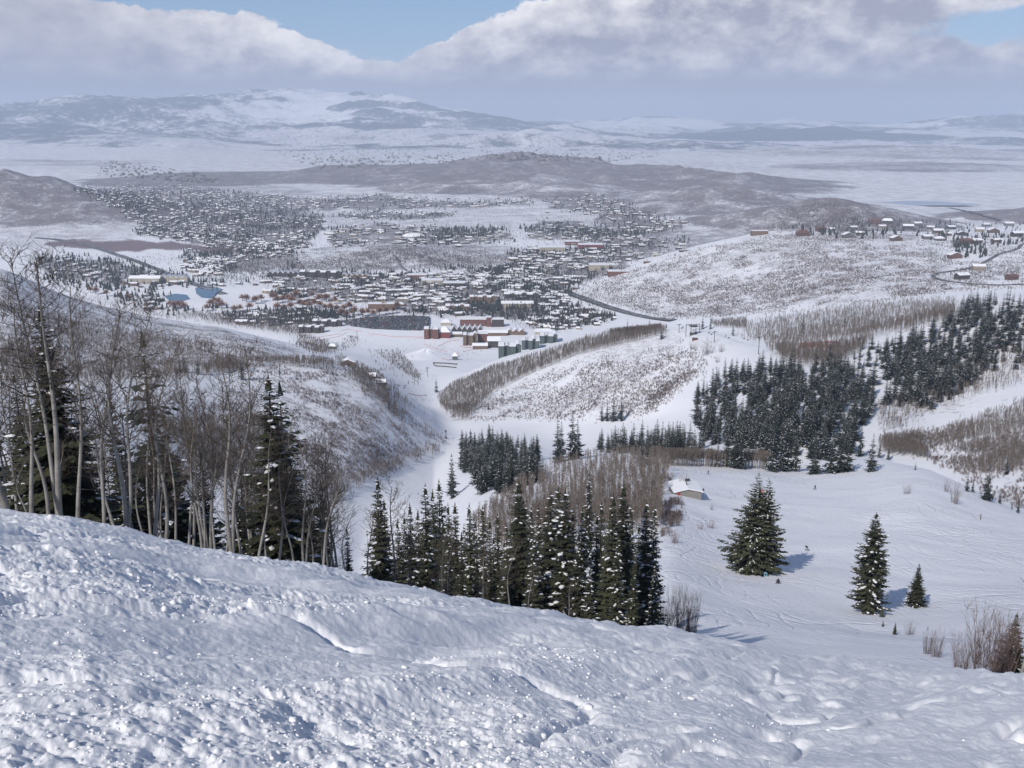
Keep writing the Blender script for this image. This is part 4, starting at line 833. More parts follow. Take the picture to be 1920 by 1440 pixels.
def conifer_far(seed):
    rg = random.Random(seed); B = MB(); B.tube([(0, 0, -1), (0, 0, 2)], .25, 4, 2, False)
    for i in range(5):
        z0 = .6+i*1.75; r = 2.5*(1-i*.17); n = 7; V = [(0, 0, z0+3.2)]+[(math.cos(6.283*k/n+i)*r*rg.uniform(.6, 1.25), math.sin(6.283*k/n+i)*r*rg.uniform(.6, 1.25), z0+rg.uniform(-.4, .5)) for k in range(n)]
        B.add(V, [(0, 1+k, 1+(k+1) % n) for k in range(n)], 0)
        k = rg.randrange(n); B.add([(V[0][0], V[0][1], V[0][2]-1.2+.1)]+[tuple(c*.9 if q < 2 else c+.35 for q, c in enumerate(V[1+(k+j) % n])) for j in (0, 1)], [(0, 1, 2)], 1)
    return B.arrays()
CFAR = [conifer_far(s) for s in (1, 2, 3)]
mass('bare_aspen_wood', BTF, [([(330,590),(560,585),(640,602),(560,628),(430,610)], .7), ([(560,628),(640,655),(600,668),(560,650)], .15), ([(680,660),(760,660),(790,720),(740,740)], .02)], 4200, 39, .5, .95, AM, 'brown bare wood at the foot of the left hills beside the town', 'wood', 60, .34)
mass('bare_aspen_wood', BTF, [([(700,660),(745,658),(765,675),(782,700),(790,716),(768,708),(740,690),(715,672)], .5), ([(640,634),(672,632),(668,652),(644,658)], .12), ([(640,668),(690,690),(725,712),(715,722),(670,705),(640,690),(625,672)], .38)], 900, 43, .35, .75, AM, 'bare thickets between the runs and around the chalets in the gully', 'wood')
# ------------------------------------------------------------------ town
M_ROOFSNOW = Mat('roof_snow', .6).color((.80, .81, .85))
def facade(name, c, win=(.03, .035, .045), sx=3.2, sz=3.0, share=.55):
    """wall paint with rows of dark windows set into it"""
    m = Mat(name, .8); v = m.coord('Object'); sp = m.n('ShaderNodeSeparateXYZ'); m.l(v, sp.inputs[0])
    hx = m.math('FRACT', m.math('DIVIDE', m.math('ADD', sp.outputs[0], sp.outputs[1]), sx)); hz = m.math('FRACT', m.math('DIVIDE', sp.outputs[2], sz))
    f = m.math('MULTIPLY', m.math('LESS_THAN', m.math('ABSOLUTE', m.math('SUBTRACT', hx, .5)), share/2), m.math('LESS_THAN', m.math('ABSOLUTE', m.math('SUBTRACT', hz, .55)), .24))
    base = m.mix(m.step(m.noise(v, .4, 3), .3, .7), tuple(q*.8 for q in c), tuple(min(1, q*1.15) for q in c)); return m.color(m.mix(m.math('MULTIPLY', f, .85), base, win))
WALLC = [facade('wall_brown', (.13, .09, .065)), facade('wall_grey', (.16, .155, .15)), facade('wall_tan', (.30, .25, .19)), facade('wall_dark', (.06, .05, .045)), facade('wall_rust', (.15, .085, .065)), facade('wall_cream', (.42, .38, .31))]
def house_mb(k):
    B = MB()
    if k == 0: B.box(-7, 7, -5, 5, -2, 5, 0); B.gable(-7, 7, -5, 5, 5, 2.6, .5, .9, 1); B.add([(-7, -5, 5), (-7, 5, 5), (-7, 0, 7.6), (7, -5, 5), (7, 5, 5), (7, 0, 7.6)], [(0, 2, 1), (3, 4, 5)], 0)
    elif k == 1:
        B.box(-9, 3, -5, 5, -2, 5.5, 0); B.gable(-9, 3, -5, 5, 5.5, 2.8, .5, .9, 1); B.add([(-9, -5, 5.5), (-9, 5, 5.5), (-9, 0, 8.3), (3, -5, 5.5), (3, 5, 5.5), (3, 0, 8.3)], [(0, 2, 1), (3, 4, 5)], 0)
        B.box(3, 10, -7, 3, -2, 4, 0); B.gable(3.2, 10, -7, 3, 4, 2.4, .5, .8, 1, 'y'); B.add([(3, -7, 4), (10, -7, 4), (6.5, -7, 6.3)], [(0, 1, 2)], 0)
    elif k == 2: B.box(-13, 13, -6, 6, -2, 8, 0); B.gable(-13, 13, -6, 6, 8, 2.2, .6, 1.0, 1); B.add([(-13, -6, 8), (-13, 6, 8), (-13, 0, 10.2), (13, -6, 8), (13, 6, 8), (13, 0, 10.2)], [(0, 2, 1), (3, 4, 5)], 0); B.box(-4, 4, -7.4, -6, -2, 7, 0); B.box(-4.3, 4.3, -7.8, -6, 7, 7.5, 1)
    elif k == 3: B.box(-16, 16, -8, 8, -2, 6, 0); B.box(-16.4, 16.4, -8.4, 8.4, 6, 6.7, 1); B.box(-4, 3, -3, 3, 6.7, 8.2, 0); B.box(-4.2, 3.2, -3.2, 3.2, 8.2, 8.6, 1)
    else:
        B.box(-6, 6, -6, 6, -2, 6.5, 0); n = 4; V = [(-7, -7, 6.3), (7, -7, 6.3), (7, 7, 6.3), (-7, 7, 6.3), (-7, -7, 6.7), (7, -7, 6.7), (7, 7, 6.7), (-7, 7, 6.7), (0, 0, 9.8)]
        B.add(V, [(3, 2, 1, 0), (0, 1, 5, 4), (1, 2, 6, 5), (2, 3, 7, 6), (3, 0, 4, 7), (4, 5, 8), (5, 6, 8), (6, 7, 8), (7, 4, 8)], 1)
    return B
HB = [house_mb(k) for k in range(5)]
HM = {}
def house_mesh(k, c):
    if (k, c) not in HM: HM[(k, c)] = HB[k].mesh('house', [WALLC[c], M_ROOFSNOW])
    return HM[(k, c)]
NEIGH = [
 ([(135,352),(330,348),(560,372),(610,410),(575,462),(480,475),(330,450),(250,440),(275,425),(230,395),(170,370)], 1150, 'small snow roofed house in the dense suburb at the upper left of the town', 'houses of the upper left suburb', (0, 1, 4, 0)),
 ([(345,470),(560,470),(560,500),(480,530),(400,535),(345,500)], 170, 'snow roofed house between the willow marsh and the low central hill', 'houses beside the willow marsh', (0, 1, 2)),
 ([(560,372),(700,365),(850,378),(1000,372),(1010,383),(850,390),(700,392),(580,392)], 150, 'snow roofed house in the thin strip under the long brown ridge', 'houses under the brown ridge', (0, 1, 2)),
 ([(600,405),(700,395),(860,400),(850,412),(700,414)], 60, 'snow roofed house in the strip between two snow fields', 'houses between the snow fields', (0, 1)),
 ([(610,425),(700,420),(960,432),(960,455),(820,460),(620,460)], 150, 'snow roofed house in the wooded strip behind the low central hill', 'houses behind the central hill', (0, 2, 3)),
 ([(1010,372),(1120,365),(1200,395),(1290,420),(1250,440),(1180,430),(1100,400),(1040,395)], 150, 'snow roofed house left of the pale domed hill', 'houses left of the domed hill', (0, 1, 2)),
 ([(1010,415),(1140,420),(1240,440),(1230,460),(1100,458),(980,450)], 130, 'snow roofed house near the business blocks behind the white hill', 'houses near the business blocks', (0, 2, 3)),
 ([(960,470),(1090,462),(1290,448),(1290,464),(1195,494),(1092,540),(1060,560),(960,520)], 260, 'low building between the central hill and the white hill', 'low buildings beside the white hill', (2, 3, 3, 0)),
 ([(490,515),(700,512),(830,515),(960,500),(1060,560),(1070,590),(1000,600),(800,590),(700,570),(520,560)], 430, 'snow roofed building in the packed town centre', 'buildings of the packed town centre', (2, 0, 3, 1, 2)),
 ([(985,600),(1080,575),(1140,590),(1150,600),(1070,618),(1000,620)], 70, 'snow roofed house beyond the green condominiums', 'houses beyond the green condominiums', (2, 0, 1)),
 ([(60,480),(200,485),(340,520),(340,535),(200,540),(90,510)], 70, 'snow roofed house among conifers below the highway, left', 'houses below the highway', (0, 1, 2)),
 ([(420,590),(540,580),(640,590),(640,598),(520,612),(430,605)], 70, 'condominium house behind the left hillside, near the car park', 'condominium houses near the car park', (2, 1, 0)),
 ([(270,560),(330,545),(335,560),(290,580)], 10, 'house beside the frozen ponds', 'houses beside the ponds', (1, 2)),
]
hs = []; HR = np.random.RandomState(3)
for poly, n, lb, g, ks in NEIGH:
    A = sample([(poly, 1.0)], n, 50+n, 260, .43); kept = []
    for q in A:
        hs.append((q[0], q[1], q[2], ks[HR.randint(len(ks))], HR.choice([0, 0, 1, 1, 2, 3, 3, 4, 5]) , HR.choice([0, .2, -.3, 1.57, 1.4, .5])+HR.uniform(-.1, .1), HR.uniform(.55, 1.0), lb, g))
hs.sort(key=lambda q: q[1]); NH = 262
for x, y, z, k, c, r, s, lb, g in hs[:NH]:
    o = mobj('house', house_mesh(k, c)); o.location = (x, y, z); o.rotation_euler = (0, 0, r); o.scale = (s, s, s); tag(o, lb, 'house', g)
rest = hs[NH:]; prot = [house_mb(k).arrays() for k in range(5)]; WH = []
for c in range(6):
    for k in range(5): V, T, M = prot[k]; WH.append((V, T, np.where(M == 1, 6, c)))
o = scatter_mesh('distant_houses', WH, np.array([q[4]*5+q[3] for q in rest]), np.array([q[:3] for q in rest]), np.array([q[5] for q in rest]), np.array([q[6] for q in rest])*1.05, WALLC+[M_ROOFSNOW]); tag(o, 'hundreds of tiny snow roofed houses filling the valley town', 'houses', kind='stuff')
TOWN = [(q[0], q[1]/sum(p[1] for p in NEIGH)) for q in NEIGH]
ALLTOWN = [([(100,350),(340,345),(560,370),(1010,370),(1290,420),(1250,450),(1200,496),(1088,545),(1150,592),(1000,620),(810,596),(640,600),(640,572),(440,532),(340,538),(60,520),(60,480),(350,480),(240,400)], 1.0)]
M_TOWNTREE = varied('town_bare_trees', (.045, .04, .042), (.11, .095, .09), .01, .9, 2, 0)
mass('town_trees', BTF, TOWN, 15000, 71, .65, 1.25, [M_TWIG_FAR, M_TOWNTREE], 'bare trees scattered between the houses of the town', 'trees', 230, .46, wide=1.25)
mass('town_trees', BTF, ALLTOWN, 7000, 72, .6, 1.0, [M_TWIG_FAR, M_TOWNTREE], 'bare trees along the lanes and gardens around the town', 'trees', 160, .45, wide=1.25)
CON = CFAR
mass('town_conifers', CON, TOWN+[([(60,480),(200,480),(400,530),(420,580),(330,590),(200,560),(60,520)], .09), ([(520,585),(660,585),(660,600),(520,612)], .03), ([(820,430),(1000,425),(1000,445),(820,450)], .05), ([(1040,425),(1230,440),(1230,450),(1030,440)], .04), ([(780,505),(880,500),(960,505),(880,530),(800,520)], .02)], 5200, 73, .8, 1.7, [M_NEEDLE_FAR, M_TREESNOW, M_BARK], 'dark conifers scattered through the town', 'trees', 150, .47)
# orange barked willows of the golf course
M_ORANGE = varied('orange_willow_twigs', (.25, .14, .095), (.34, .20, .14), .3, .9, 3, .15)
def willow_mesh(seed):
    rg = random.Random(seed); B = MB(); B.tube([(0, 0, -1), (0, 0, 4)], [.4, .3], 5, 0, False)
    for i in range(120):
        a = rg.random()*6.283; e = rg.uniform(.1, 1.5); c, s = math.cos(a)*math.cos(e), math.sin(a)*math.cos(e); L = rg.uniform(4, 7.5); p = (c*1.2, s*1.2, 3+math.sin(e)*1.5); q = (c*L, s*L, 3+math.sin(e)*L*.95); w = .35
        B.add([p, q, (q[0]*.7-s*w*2, q[1]*.7+c*w*2, (p[2]+q[2])/2), (q[0]*.7+s*w*2, q[1]*.7-c*w*2, (p[2]+q[2])/2)], [(0, 2, 1), (0, 1, 3)], 1)
    return B.mesh('willow', [M_BARK, M_ORANGE])
WM = [willow_mesh(s) for s in (1, 2, 3)]
wl = [(318,572),(325,576),(333,574),(341,572),(345,578),(395,572),(402,566),(410,570),(416,575),(389,580),(455,560),(462,563),(468,578),(450,580),(480,566),(490,562),(440,582),(512,560),(520,565),(530,563),(540,560),(548,566),(520,578),(532,580),(545,578),(562,572),(570,574),(580,576),(590,572),(600,574),(610,578),(620,580),(632,582),(645,580),(655,578),(640,590),(650,592),(665,588),(680,590),(690,588),(700,590),(712,588),(724,586),(738,584),(155+400,555),(585,556),(598,560),(612,562),(628,566),(200,552),(170,545),(180,548),(240,560),(720,575),(745,577)]
for i, (px, py) in enumerate(wl):
    x, y, z = at(px, py+4); o = mobj('willow_tree', WM[i % 3]); o.location = (x, y, z); s = (1.5+.5*((i*37) % 10)/10); o.scale = (s*1.15, s*1.15, s*1.35); o.rotation_euler = (0, 0, i); tag(o, 'orange twigged bare willow on the snowy golf course near the ponds', 'tree', 'orange willows of the golf course')

# ---- flat things on the land: roads, ponds, fields, car park
def ribbon(name, pix, width, m, lift=.5, dense=10):
    pts = []
    for (a, b), (c, d) in zip(pix[:-1], pix[1:]):
        for t in range(dense): pts.append((a+(c-a)*t/dense, b+(d-b)*t/dense))
    pts.append(pix[-1]); q = cast([p[0] for p in pts], [p[1] for p in pts]); 
    for _ in range(4): q[1:-1] = (q[:-2]+q[2:]+2*q[1:-1])/4
    d = np.gradient(q[:, :2], axis=0); d /= np.linalg.norm(d, axis=1)[:, None]+1e-9; n = np.stack([-d[:, 1], d[:, 0]], 1); V = []
    for s in (-1, -.33, .33, 1):
        xy = q[:, :2]+n*width/2*s; V.append(np.concatenate([xy, (ground(xy[:, 0], xy[:, 1])+lift)[:, None]], 1))
    V = np.stack(V, 1); V[:, :, 2] = V[:, :, 2].max(1)[:, None]; k = len(q)
    return mobj(name, mesh_np(name, V.reshape(-1, 3), grid_faces(k, 4), [m], smooth=True))
def road_material():
    m = Mat('wet_asphalt', .6); p = m.pos(); c = m.mix(m.step(m.noise(p, .05, 3), .35, .65), (.07, .068, .075), (.13, .125, .13)); return m.color(m.mix(m.step(m.noise(p, .09, 5, .7), .50, .66), c, (.45, .45, .48)))
M_ROAD = road_material()
tag(ribbon('road', [(1050,540),(1072,553),(1100,563),(1140,577),(1180,588),(1215,596),(1262,602)], 26, M_ROAD, 1.2), kind='structure')
tag(ribbon('highway', [(66,446),(110,450),(160,459),(210,475),(260,492),(310,512),(360,532),(420,552)], 24, M_ROAD, 1.5), kind='structure')
tag(ribbon('road', [(1925,455),(1912,461),(1910,466),(1895,471),(1872,477),(1852,489),(1836,497),(1815,504),(1785,509),(1758,513),(1748,518),(1758,524),(1785,529),(1830,533),(1870,535),(1925,533)], 9, M_ROAD, .9), kind='structure')
tag(ribbon('road', [(930,500),(985,492),(1050,485),(1110,475),(1150,468)], 15, M_ROAD, 1.2), kind='structure')
tag(ribbon('road', [(1050,540),(1058,520),(1075,500),(1090,492)], 15, M_ROAD, 1.2), kind='structure')
tag(ribbon('road', [(255,395),(262,410),(275,425),(285,430)], 22, M_ROAD, 1.5), kind='structure')
tag(ribbon('road', [(545,445),(560,455),(575,465)], 18, M_ROAD, 1.5), kind='structure')
tag(ribbon('road', [(1780,390),(1810,396),(1845,405),(1875,414)], 22, M_ROAD, 2.5), kind='structure')
tag(ribbon('road', [(740,478),(748,490),(752,500),(768,512)], 9, M_ROAD, 1.0), kind='structure')
def sheet(name, poly, m, lift=.5, flat=True):
    q = cast([p[0] for p in poly], [p[1] for p in poly]); z = q[:, 2].max()+lift if flat else None; c = q.mean(0); B = MB(); V = [(a, b, z if flat else h+lift) for a, b, h in q]
    B.add(V+[(v[0], v[1], v[2]-4) for v in V], [tuple(range(len(V)))]+[(i, i+len(V), (i+1) % len(V)+len(V), (i+1) % len(V)) for i in range(len(V))], 0); return B.build(name, m)
M_POND = Mat('pond_water', .12).color((.03, .09, .16)); M_ICE = Mat('lake_ice', .3).color((.33, .38, .48)); M_FIELD = Mat('smooth_field_snow', .7).color((.80, .81, .86))
tag(sheet('pond', [(366,541),(385,537),(405,538),(418,543),(408,549),(398,560),(378,558),(368,551)], M_POND), kind='structure')
tag(sheet('pond', [(308,556),(330,552),(350,554),(356,561),(340,566),(318,564)], M_POND), kind='structure')
tag(sheet('lake', [(1650,380),(1700,378),(1760,381),(1840,387),(1800,388),(1700,385)], M_ICE, 1.5), kind='structure')
M_LOT = varied('parking_asphalt', (.05, .055, .065), (.10, .10, .11), .05, .8, 2, 0)
LOT = [(640,603),(690,596),(760,594),(806,596),(806,616),(790,620),(700,617),(660,612)]
tag(sheet('car_park', LOT, M_LOT, .4), kind='structure')
CARC = [Mat('car_paint', .35).color(c) for c in ((.02, .025, .04), (.6, .6, .62), (.03, .06, .14), (.25, .02, .02), (.12, .12, .13), (.3, .3, .32))]
M_GLASS = Mat('dark_car_glass', .15).color((.02, .025, .03)); M_TYRE = Mat('tyre_rubber', .9).color((.02, .02, .02))
def car_mesh(m):
    B = MB(); s = [(-2.2, .35), (-2.2, .85), (-1.3, 1.0), (1.9, 1.0), (2.2, .8), (2.2, .35)]
    for sec, y, mm in ((s, .88, 0), ([(-1.2, .98), (-.6, 1.5), (1.1, 1.5), (1.8, .98)], .78, 1)):
        n = len(sec); V = [(x, -y, z) for x, z in sec]+[(x, y, z) for x, z in sec]; B.add(V, [tuple(range(n)), tuple(reversed(range(n, 2*n)))]+[(i, i+n, (i+1) % n+n, (i+1) % n) for i in range(n)], mm)
    B.box(-.55, 1.05, -.7, .7, 1.5, 1.55, 0)
    for x in (-1.35, 1.4):
        for y in (-.8, .8): B.tube([(x, y-.1, .35), (x, y+.1, .35)], .35, 8, 2)
    return B.mesh('car', [m, M_GLASS, M_TYRE])
CM = [car_mesh(m) for m in CARC]; q = cast([p[0] for p in LOT], [p[1] for p in LOT]); LZ = q[:, 2].max()+.4; lp = [(a, b) for a, b, _ in q]
cells = []
y = min(p[1] for p in lp)+5; row = 0
while y < max(p[1] for p in lp)-4:
    x = min(p[0] for p in lp)+3
    while x < max(p[0] for p in lp)-3:
        if inpoly([x], [y], lp)[0] and HR.rand() < .86: cells.append((x, y))
        x += 3.3 if True else 0
    y += 6.2 if row % 2 == 0 else 13.0; row += 1
HR.shuffle(cells); cells.sort(key=lambda c: c[1]); step_ = max(1, len(cells)/295.0); pick = [cells[int(i*step_)] for i in range(min(295, len(cells)))]
for x, y in pick:
    o = mobj('parked_car', CM[HR.choice([0, 0, 1, 1, 2, 2, 4, 5, 5, 3])]); o.location = (x, y, LZ); o.rotation_euler = (0, 0, 1.57+HR.uniform(-.05, .05)); o.scale = (1.12,)*3; tag(o, 'car parked in the long rows of the resort car park', 'car', 'cars in the resort car park')

# ---- larger buildings: placed by the foot of their front in the picture, sized from their width and height there
def bldg(px0, px1, foot, top, depth, wall, label, kind='flat', name='building', roofm=None, steps=1, cat='building', rot=0.0, extra=None, n=5, front=None):
    a = at((px0+px1)/2, foot); Y = a[1]; w = (px1-px0)/F*Y; h = (-Y*tanv(top))-a[2]; h = max(h, 4)
    e = empty(name, (a[0], Y, a[2]), rot); W = MB(); Rf = MB(); rm = roofm or M_ROOFSNOW; hw = w/2
    if kind == 'flat': W.box(-hw, hw, 0, depth, -6, h, 0); Rf.box(-hw-.6, hw+.6, -.6, depth+.6, h, h+1.0, 0)
    elif kind == 'gable': W.box(-hw, hw, 0, depth, -6, h*.72, 0); Rf.gable(-hw, hw, 0, depth, h*.72, h*.28, .9, 1.2, 0); W.add([(-hw, 0, h*.72), (-hw, depth, h*.72), (-hw, depth/2, h), (hw, 0, h*.72), (hw, depth, h*.72), (hw, depth/2, h)], [(0, 2, 1), (3, 4, 5)], 0)
    elif kind == 'front': W.box(-hw, hw, 0, depth, -6, h*.6, 0); Rf.gable(-hw, hw, 0, depth, h*.6, h*.4, .9, 1.2, 0, 'y'); W.add([(-hw, 0, h*.6), (hw, 0, h*.6), (0, 0, h)], [(0, 1, 2)], 0)
    elif kind == 'hip':
        W.box(-hw, hw, 0, depth, -6, h*.55, 0); r = min(hw, depth/2)*.8; V = [(-hw-1, -1, h*.55), (hw+1, -1, h*.55), (hw+1, depth+1, h*.55), (-hw-1, depth+1, h*.55), (-hw+r, depth/2, h), (hw-r, depth/2, h)]
        Rf.add(V, [(3, 2, 1, 0), (0, 1, 5, 4), (1, 2, 5), (2, 3, 4, 5), (3, 0, 4)], 0)
    elif kind == 'row':                                            # a row of steep front gables
        W.box(-hw, hw, 0, depth, -6, h*.55, 0); s = w/n
        for i in range(n):
            x0 = -hw+i*s; W.add([(x0, -.3, h*.55), (x0+s, -.3, h*.55), (x0+s/2, -.3, h)], [(0, 1, 2)], 0); Rf.gable(x0, x0+s, -.5, depth, h*.55, h*.45, .8, .0, 0, 'y')
    elif kind == 'step':                                           # stepped blocks side by side, each with its own roof
        s = w/n; rg = random.Random(int(px0))
        for i in range(n):
            hh = h*(.84+.16*((i*7+3) % 5)/4); d0 = (i % 2)*depth*.22; x0 = -hw+i*s; W.box(x0+.02*i, x0+s-.01, d0, depth+.05*i, -6-.01*i, hh, 0); Rf.gable(x0+.3, x0+s-.3, d0, depth, hh, s*.24, .8, .6, 0, 'y' if i % 2 else 'x')
            if i % 2: W.add([(x0+.3, d0, hh), (x0+s-.3, d0, hh), (x0+s/2, d0, hh+s*.24)], [(0, 1, 2)], 0)
    W.build('wall', wall, e); Rf.build('roof', rm, e)
    return tag(e, label, cat)
M_BRICK = facade('brick_wall', (.19, .085, .065)); M_REDWALL = facade('red_wall', (.23, .055, .05)); M_GREENW = facade('green_wall', (.10, .125, .125), (.04, .05, .06), 3.4, 3.1, .5); M_HOTEL = facade('hotel_wall', (.20, .135, .09)); M_DKWALL = facade('dark_wall', (.07, .06, .055)); M_CREAM = facade('cream_wall', (.48, .44, .36)); M_GREENROOF = Mat('green_metal_roof', .6).color((.08, .15, .14)); M_BROWNROOF = varied('rust_shingle_roof', (.12, .065, .055), (.17, .09, .075), .3, .8, 2, 0)
bldg(795, 822, 636, 616, 26, M_BRICK, 'red brick lodge with a stepped roof at the left end of the base village', 'step', n=3)
bldg(822, 844, 634, 614, 22, M_REDWALL, 'bright red lodge with a snowy hip roof beside the brick lodge', 'hip')
bldg(846, 906, 628, 611, 22, M_DKWALL, 'long dark building with a zigzag row of white gables in the base village', 'row', n=6)
bldg(862, 912, 612, 599, 30, M_BRICK, 'wide flat roofed brick building behind the zigzag roofed one', 'flat')
bldg(912, 921, 613, 595, 14, M_BRICK, 'narrow brick tower at the right end of the flat brick building', 'flat')
bldg(922, 945, 613, 599, 20, M_DKWALL, 'dark green glassy block right of the brick tower', 'flat')
bldg(868, 894, 648, 627, 26, M_HOTEL, 'tall brown hotel wing with steep roofs facing the slopes', 'step', n=4)
bldg(895, 915, 642, 626, 20, M_BRICK, 'plain brick block right of the brown hotel wing', 'flat')
bldg(896, 952, 630, 621, 14, M_HOTEL, 'long low brown building under one white roof', 'gable')
bldg(846, 866, 632, 624, 16, M_HOTEL, 'low brown building left of the brown hotel wing', 'gable')
bldg(914, 938, 652, 634, 24, M_DKWALL, 'broad white roofed day lodge beside the green condominiums', 'gable')
bldg(886, 914, 655, 645, 12, M_HOTEL, 'low brown terrace building at the snow front', 'gable')
bldg(934, 978, 666, 648, 26, M_GREENW, 'nearest green condominium with a stepped snowy roof', 'step', n=4)
bldg(978, 1012, 656, 637, 34, M_GREENW, 'tall middle green condominium with a jagged roofline', 'step', n=5)
bldg(1012, 1046, 644, 629, 40, M_GREENW, 'farthest green condominium, partly behind the spur', 'step', n=4)
bldg(1002, 1040, 628, 618, 26, M_CREAM, 'large white roofed building behind the green condominiums', 'hip')
bldg(950, 985, 628, 617, 20, M_HOTEL, 'brown building with dormers behind the long low one', 'row', n=3)
bldg(560, 606, 625, 612, 18, M_DKWALL, 'near terrace of dark condominiums at the left of the snow front', 'step', n=6)
bldg(586, 640, 613, 601, 18, M_DKWALL, 'far terrace of dark condominiums left of the car park', 'step', n=6)
bldg(826, 846, 611, 600, 18, M_CREAM, 'pale hall behind the bright red lodge', 'hip')
bldg(242, 300, 532, 518, 22, M_CREAM, 'left wing of the long cream hotel by the highway', 'gable')
bldg(300, 352, 530, 515, 22, M_CREAM, 'right wing of the long cream hotel by the highway', 'row', n=5)
bldg(502, 560, 519, 508, 24, M_DKWALL, 'long dark hotel at the left foot of the central hill', 'row', n=6)
bldg(562, 640, 521, 509, 24, M_DKWALL, 'long dark hotel in the middle foot of the central hill', 'step', n=8)
bldg(640, 690, 524, 512, 24, M_HOTEL, 'brown hotel at the right foot of the central hill', 'row', n=5)
bldg(763, 800, 524, 516, 30, M_BRICK, 'red trimmed school with a flat white roof at the end of the hill track', 'flat')
bldg(790, 830, 534, 526, 40, M_CREAM, 'wide flat white roofed hall in the town centre', 'flat')
bldg(830, 872, 540, 531, 36, M_DKWALL, 'second wide white roofed hall in the town centre', 'flat')
bldg(1012, 1060, 474, 464, 60, M_CREAM, 'big store with a green front in the business quarter', 'flat', roofm=M_FIELD)
bldg(1085, 1130, 467, 459, 50, M_REDWALL, 'long dark red store in the business quarter', 'flat')
bldg(1060, 1086, 460, 453, 50, M_BRICK, 'low red brick block behind the green fronted store', 'flat')
bldg(1105, 1160, 504, 497, 40, M_CREAM, 'long cream flat roofed building at the left foot of the white hill', 'flat')
bldg(1140, 1180, 515, 509, 30, M_BRICK, 'rust coloured flat building nearest the foot of the white hill', 'flat')
bldg(940, 1000, 577, 566, 24, M_CREAM, 'long cream hotel with white roofs in the town centre', 'gable')
bldg(945, 1010, 560, 551, 24, M_DKWALL, 'dark apartment row behind the long cream hotel', 'step', n=6)
bldg(835, 880, 584, 573, 22, M_HOTEL, 'curved brown apartment block above the car park', 'step', n=5)
bldg(880, 930, 567, 556, 24, M_HOTEL, 'brown apartment block with a tower in the town centre', 'step', n=6)
bldg(690, 740, 580, 570, 24, M_HOTEL, 'flat brown clubhouse behind the orange willows', 'flat')
bldg(1410, 1440, 441, 433, 20, M_HOTEL, 'low tan building on the far side of the white hill', 'flat')
def dome():
    x, y, z = at(776, 443); B = MB(); B.ball((0, 0, -2), (48, 30, 16), 0, 14, 8); o = B.build('dome_hall', M_ROOFSNOW, None, True); o.location = (x, y, z); tag(o, 'white domed sports hall among the trees behind the central hill', 'hall')
dome()
# houses along the ridge of the white hill and on the right: big enough to show walls, roof and chimney
RIDGE = [(1508,443,30,'hip',4,1,'rust roofed mansion at the left end of the ridge'),(1540,434,20,'gable',4,1,'rust coloured house right of the rust roofed mansion'),(1592,446,26,'front',1,0,'grey gabled house on the near side of the ridge loop'),(1612,441,18,'gable',0,0,'brown house beside the grey gabled house on the loop'),(1602,430,16,'gable',1,0,'small grey house at the upper left of the ridge loop'),(1640,420,26,'gable',4,1,'rust coloured house on the crest of the ridge'),(1664,419,24,'hip',3,0,'dark house on the crest next to the rust coloured one'),(1655,428,16,'gable',2,0,'tan house inside the ridge loop'),(1683,452,26,'front',0,0,'brown chalet lowest on the ridge, standing alone'),(1703,430,24,'gable',3,0,'dark long house right of the saddle'),(1722,424,20,'gable',1,0,'grey house behind the dark long house'),(1741,449,22,'gable',1,0,'grey house with a teal edge below the saddle'),(1760,438,22,'gable',0,0,'brown house in the middle of the right hand village'),(1764,452,22,'hip',1,0,'hip roofed grey house in the right hand village'),(1785,430,18,'gable',3,0,'small dark house at the back of the right hand village'),(1805,442,22,'front',3,0,'steep gabled dark house in the right hand village'),(1812,458,26,'gable',4,1,'rust coloured long house at the lower edge of the village'),(1838,435,20,'gable',2,0,'tan house behind the snowy clearing'),(1834,457,24,'gable',0,0,'brown long house near the road bend'),(1864,437,24,'front',0,0,'brown gabled house by the snowy clearing'),(1871,455,20,'gable',0,0,'small brown house above the road bend'),(1893,424,20,'gable',1,0,'small grey house high at the right'),(1910,444,26,'gable',3,0,'large dark house at the right border'),(1793,485,30,'front',4,0,'wide timber lodge above the road'),(1836,507,28,'gable',2,0,'teal roofed house right beside the road'),(1808,524,30,'gable',3,0,'dark house inside the road bend'),(1902,525,24,'gable',4,1,'rust coloured house near the right border below the road'),(1560,432,12,'gable',1,0,'tiny grey house between the rust house and the loop'),(1745,430,16,'gable',0,0,'brown house behind the right hand village centre'),(1850,425,16,'gable',1,0,'grey house at the far back of the right hand village'),(1778,442,16,'gable',4,0,'reddish house tucked in the village centre')]
for px, b, w, kd, c, rr, lb in RIDGE:
    w *= .78; e = bldg(px-w/2, px+w/2, b, b-w*.50, 16, WALLC[c], lb, kd, 'house', M_BROWNROOF if rr else None, cat='house', rot=(px*.37) % .6-.3)
    B = MB(); B.box(-.9, .9, -.9, .9, 0, 4.5, 0); o = B.build('chimney', WALLC[c], e); hgt = w*.52/F*e.location.y; o.location = (w*.2/F*e.location.y, 8, hgt*.72)
mass('ridge_trees', [CON[0], CON[1], CON[2]], [([(1480,425),(1600,412),(1680,412),(1920,420),(1920,460),(1800,465),(1740,450),(1700,440),(1600,450),(1500,442)], .8), ([(1785,450),(1850,462),(1850,490),(1790,480)], .2)], 330, 81, .9, 1.7, [M_NEEDLE_FAR, M_TREESNOW, M_BARK], 'conifers between the houses of the ridge', 'trees')
mass('ridge_thicket', BTF, [([(1570,425),(1680,415),(1690,450),(1580,450)], .3), ([(1700,425),(1900,425),(1900,465),(1790,470),(1720,455)], .4), ([(1740,465),(1800,490),(1790,500),(1740,490)], .1), ([(1840,500),(1910,500),(1910,528),(1770,526),(1760,518)], .2)], 1500, 83, .4, .8, [M_TRUNK_FAR, M_TOWNTREE], 'bare thickets between the houses of the ridge', 'trees')
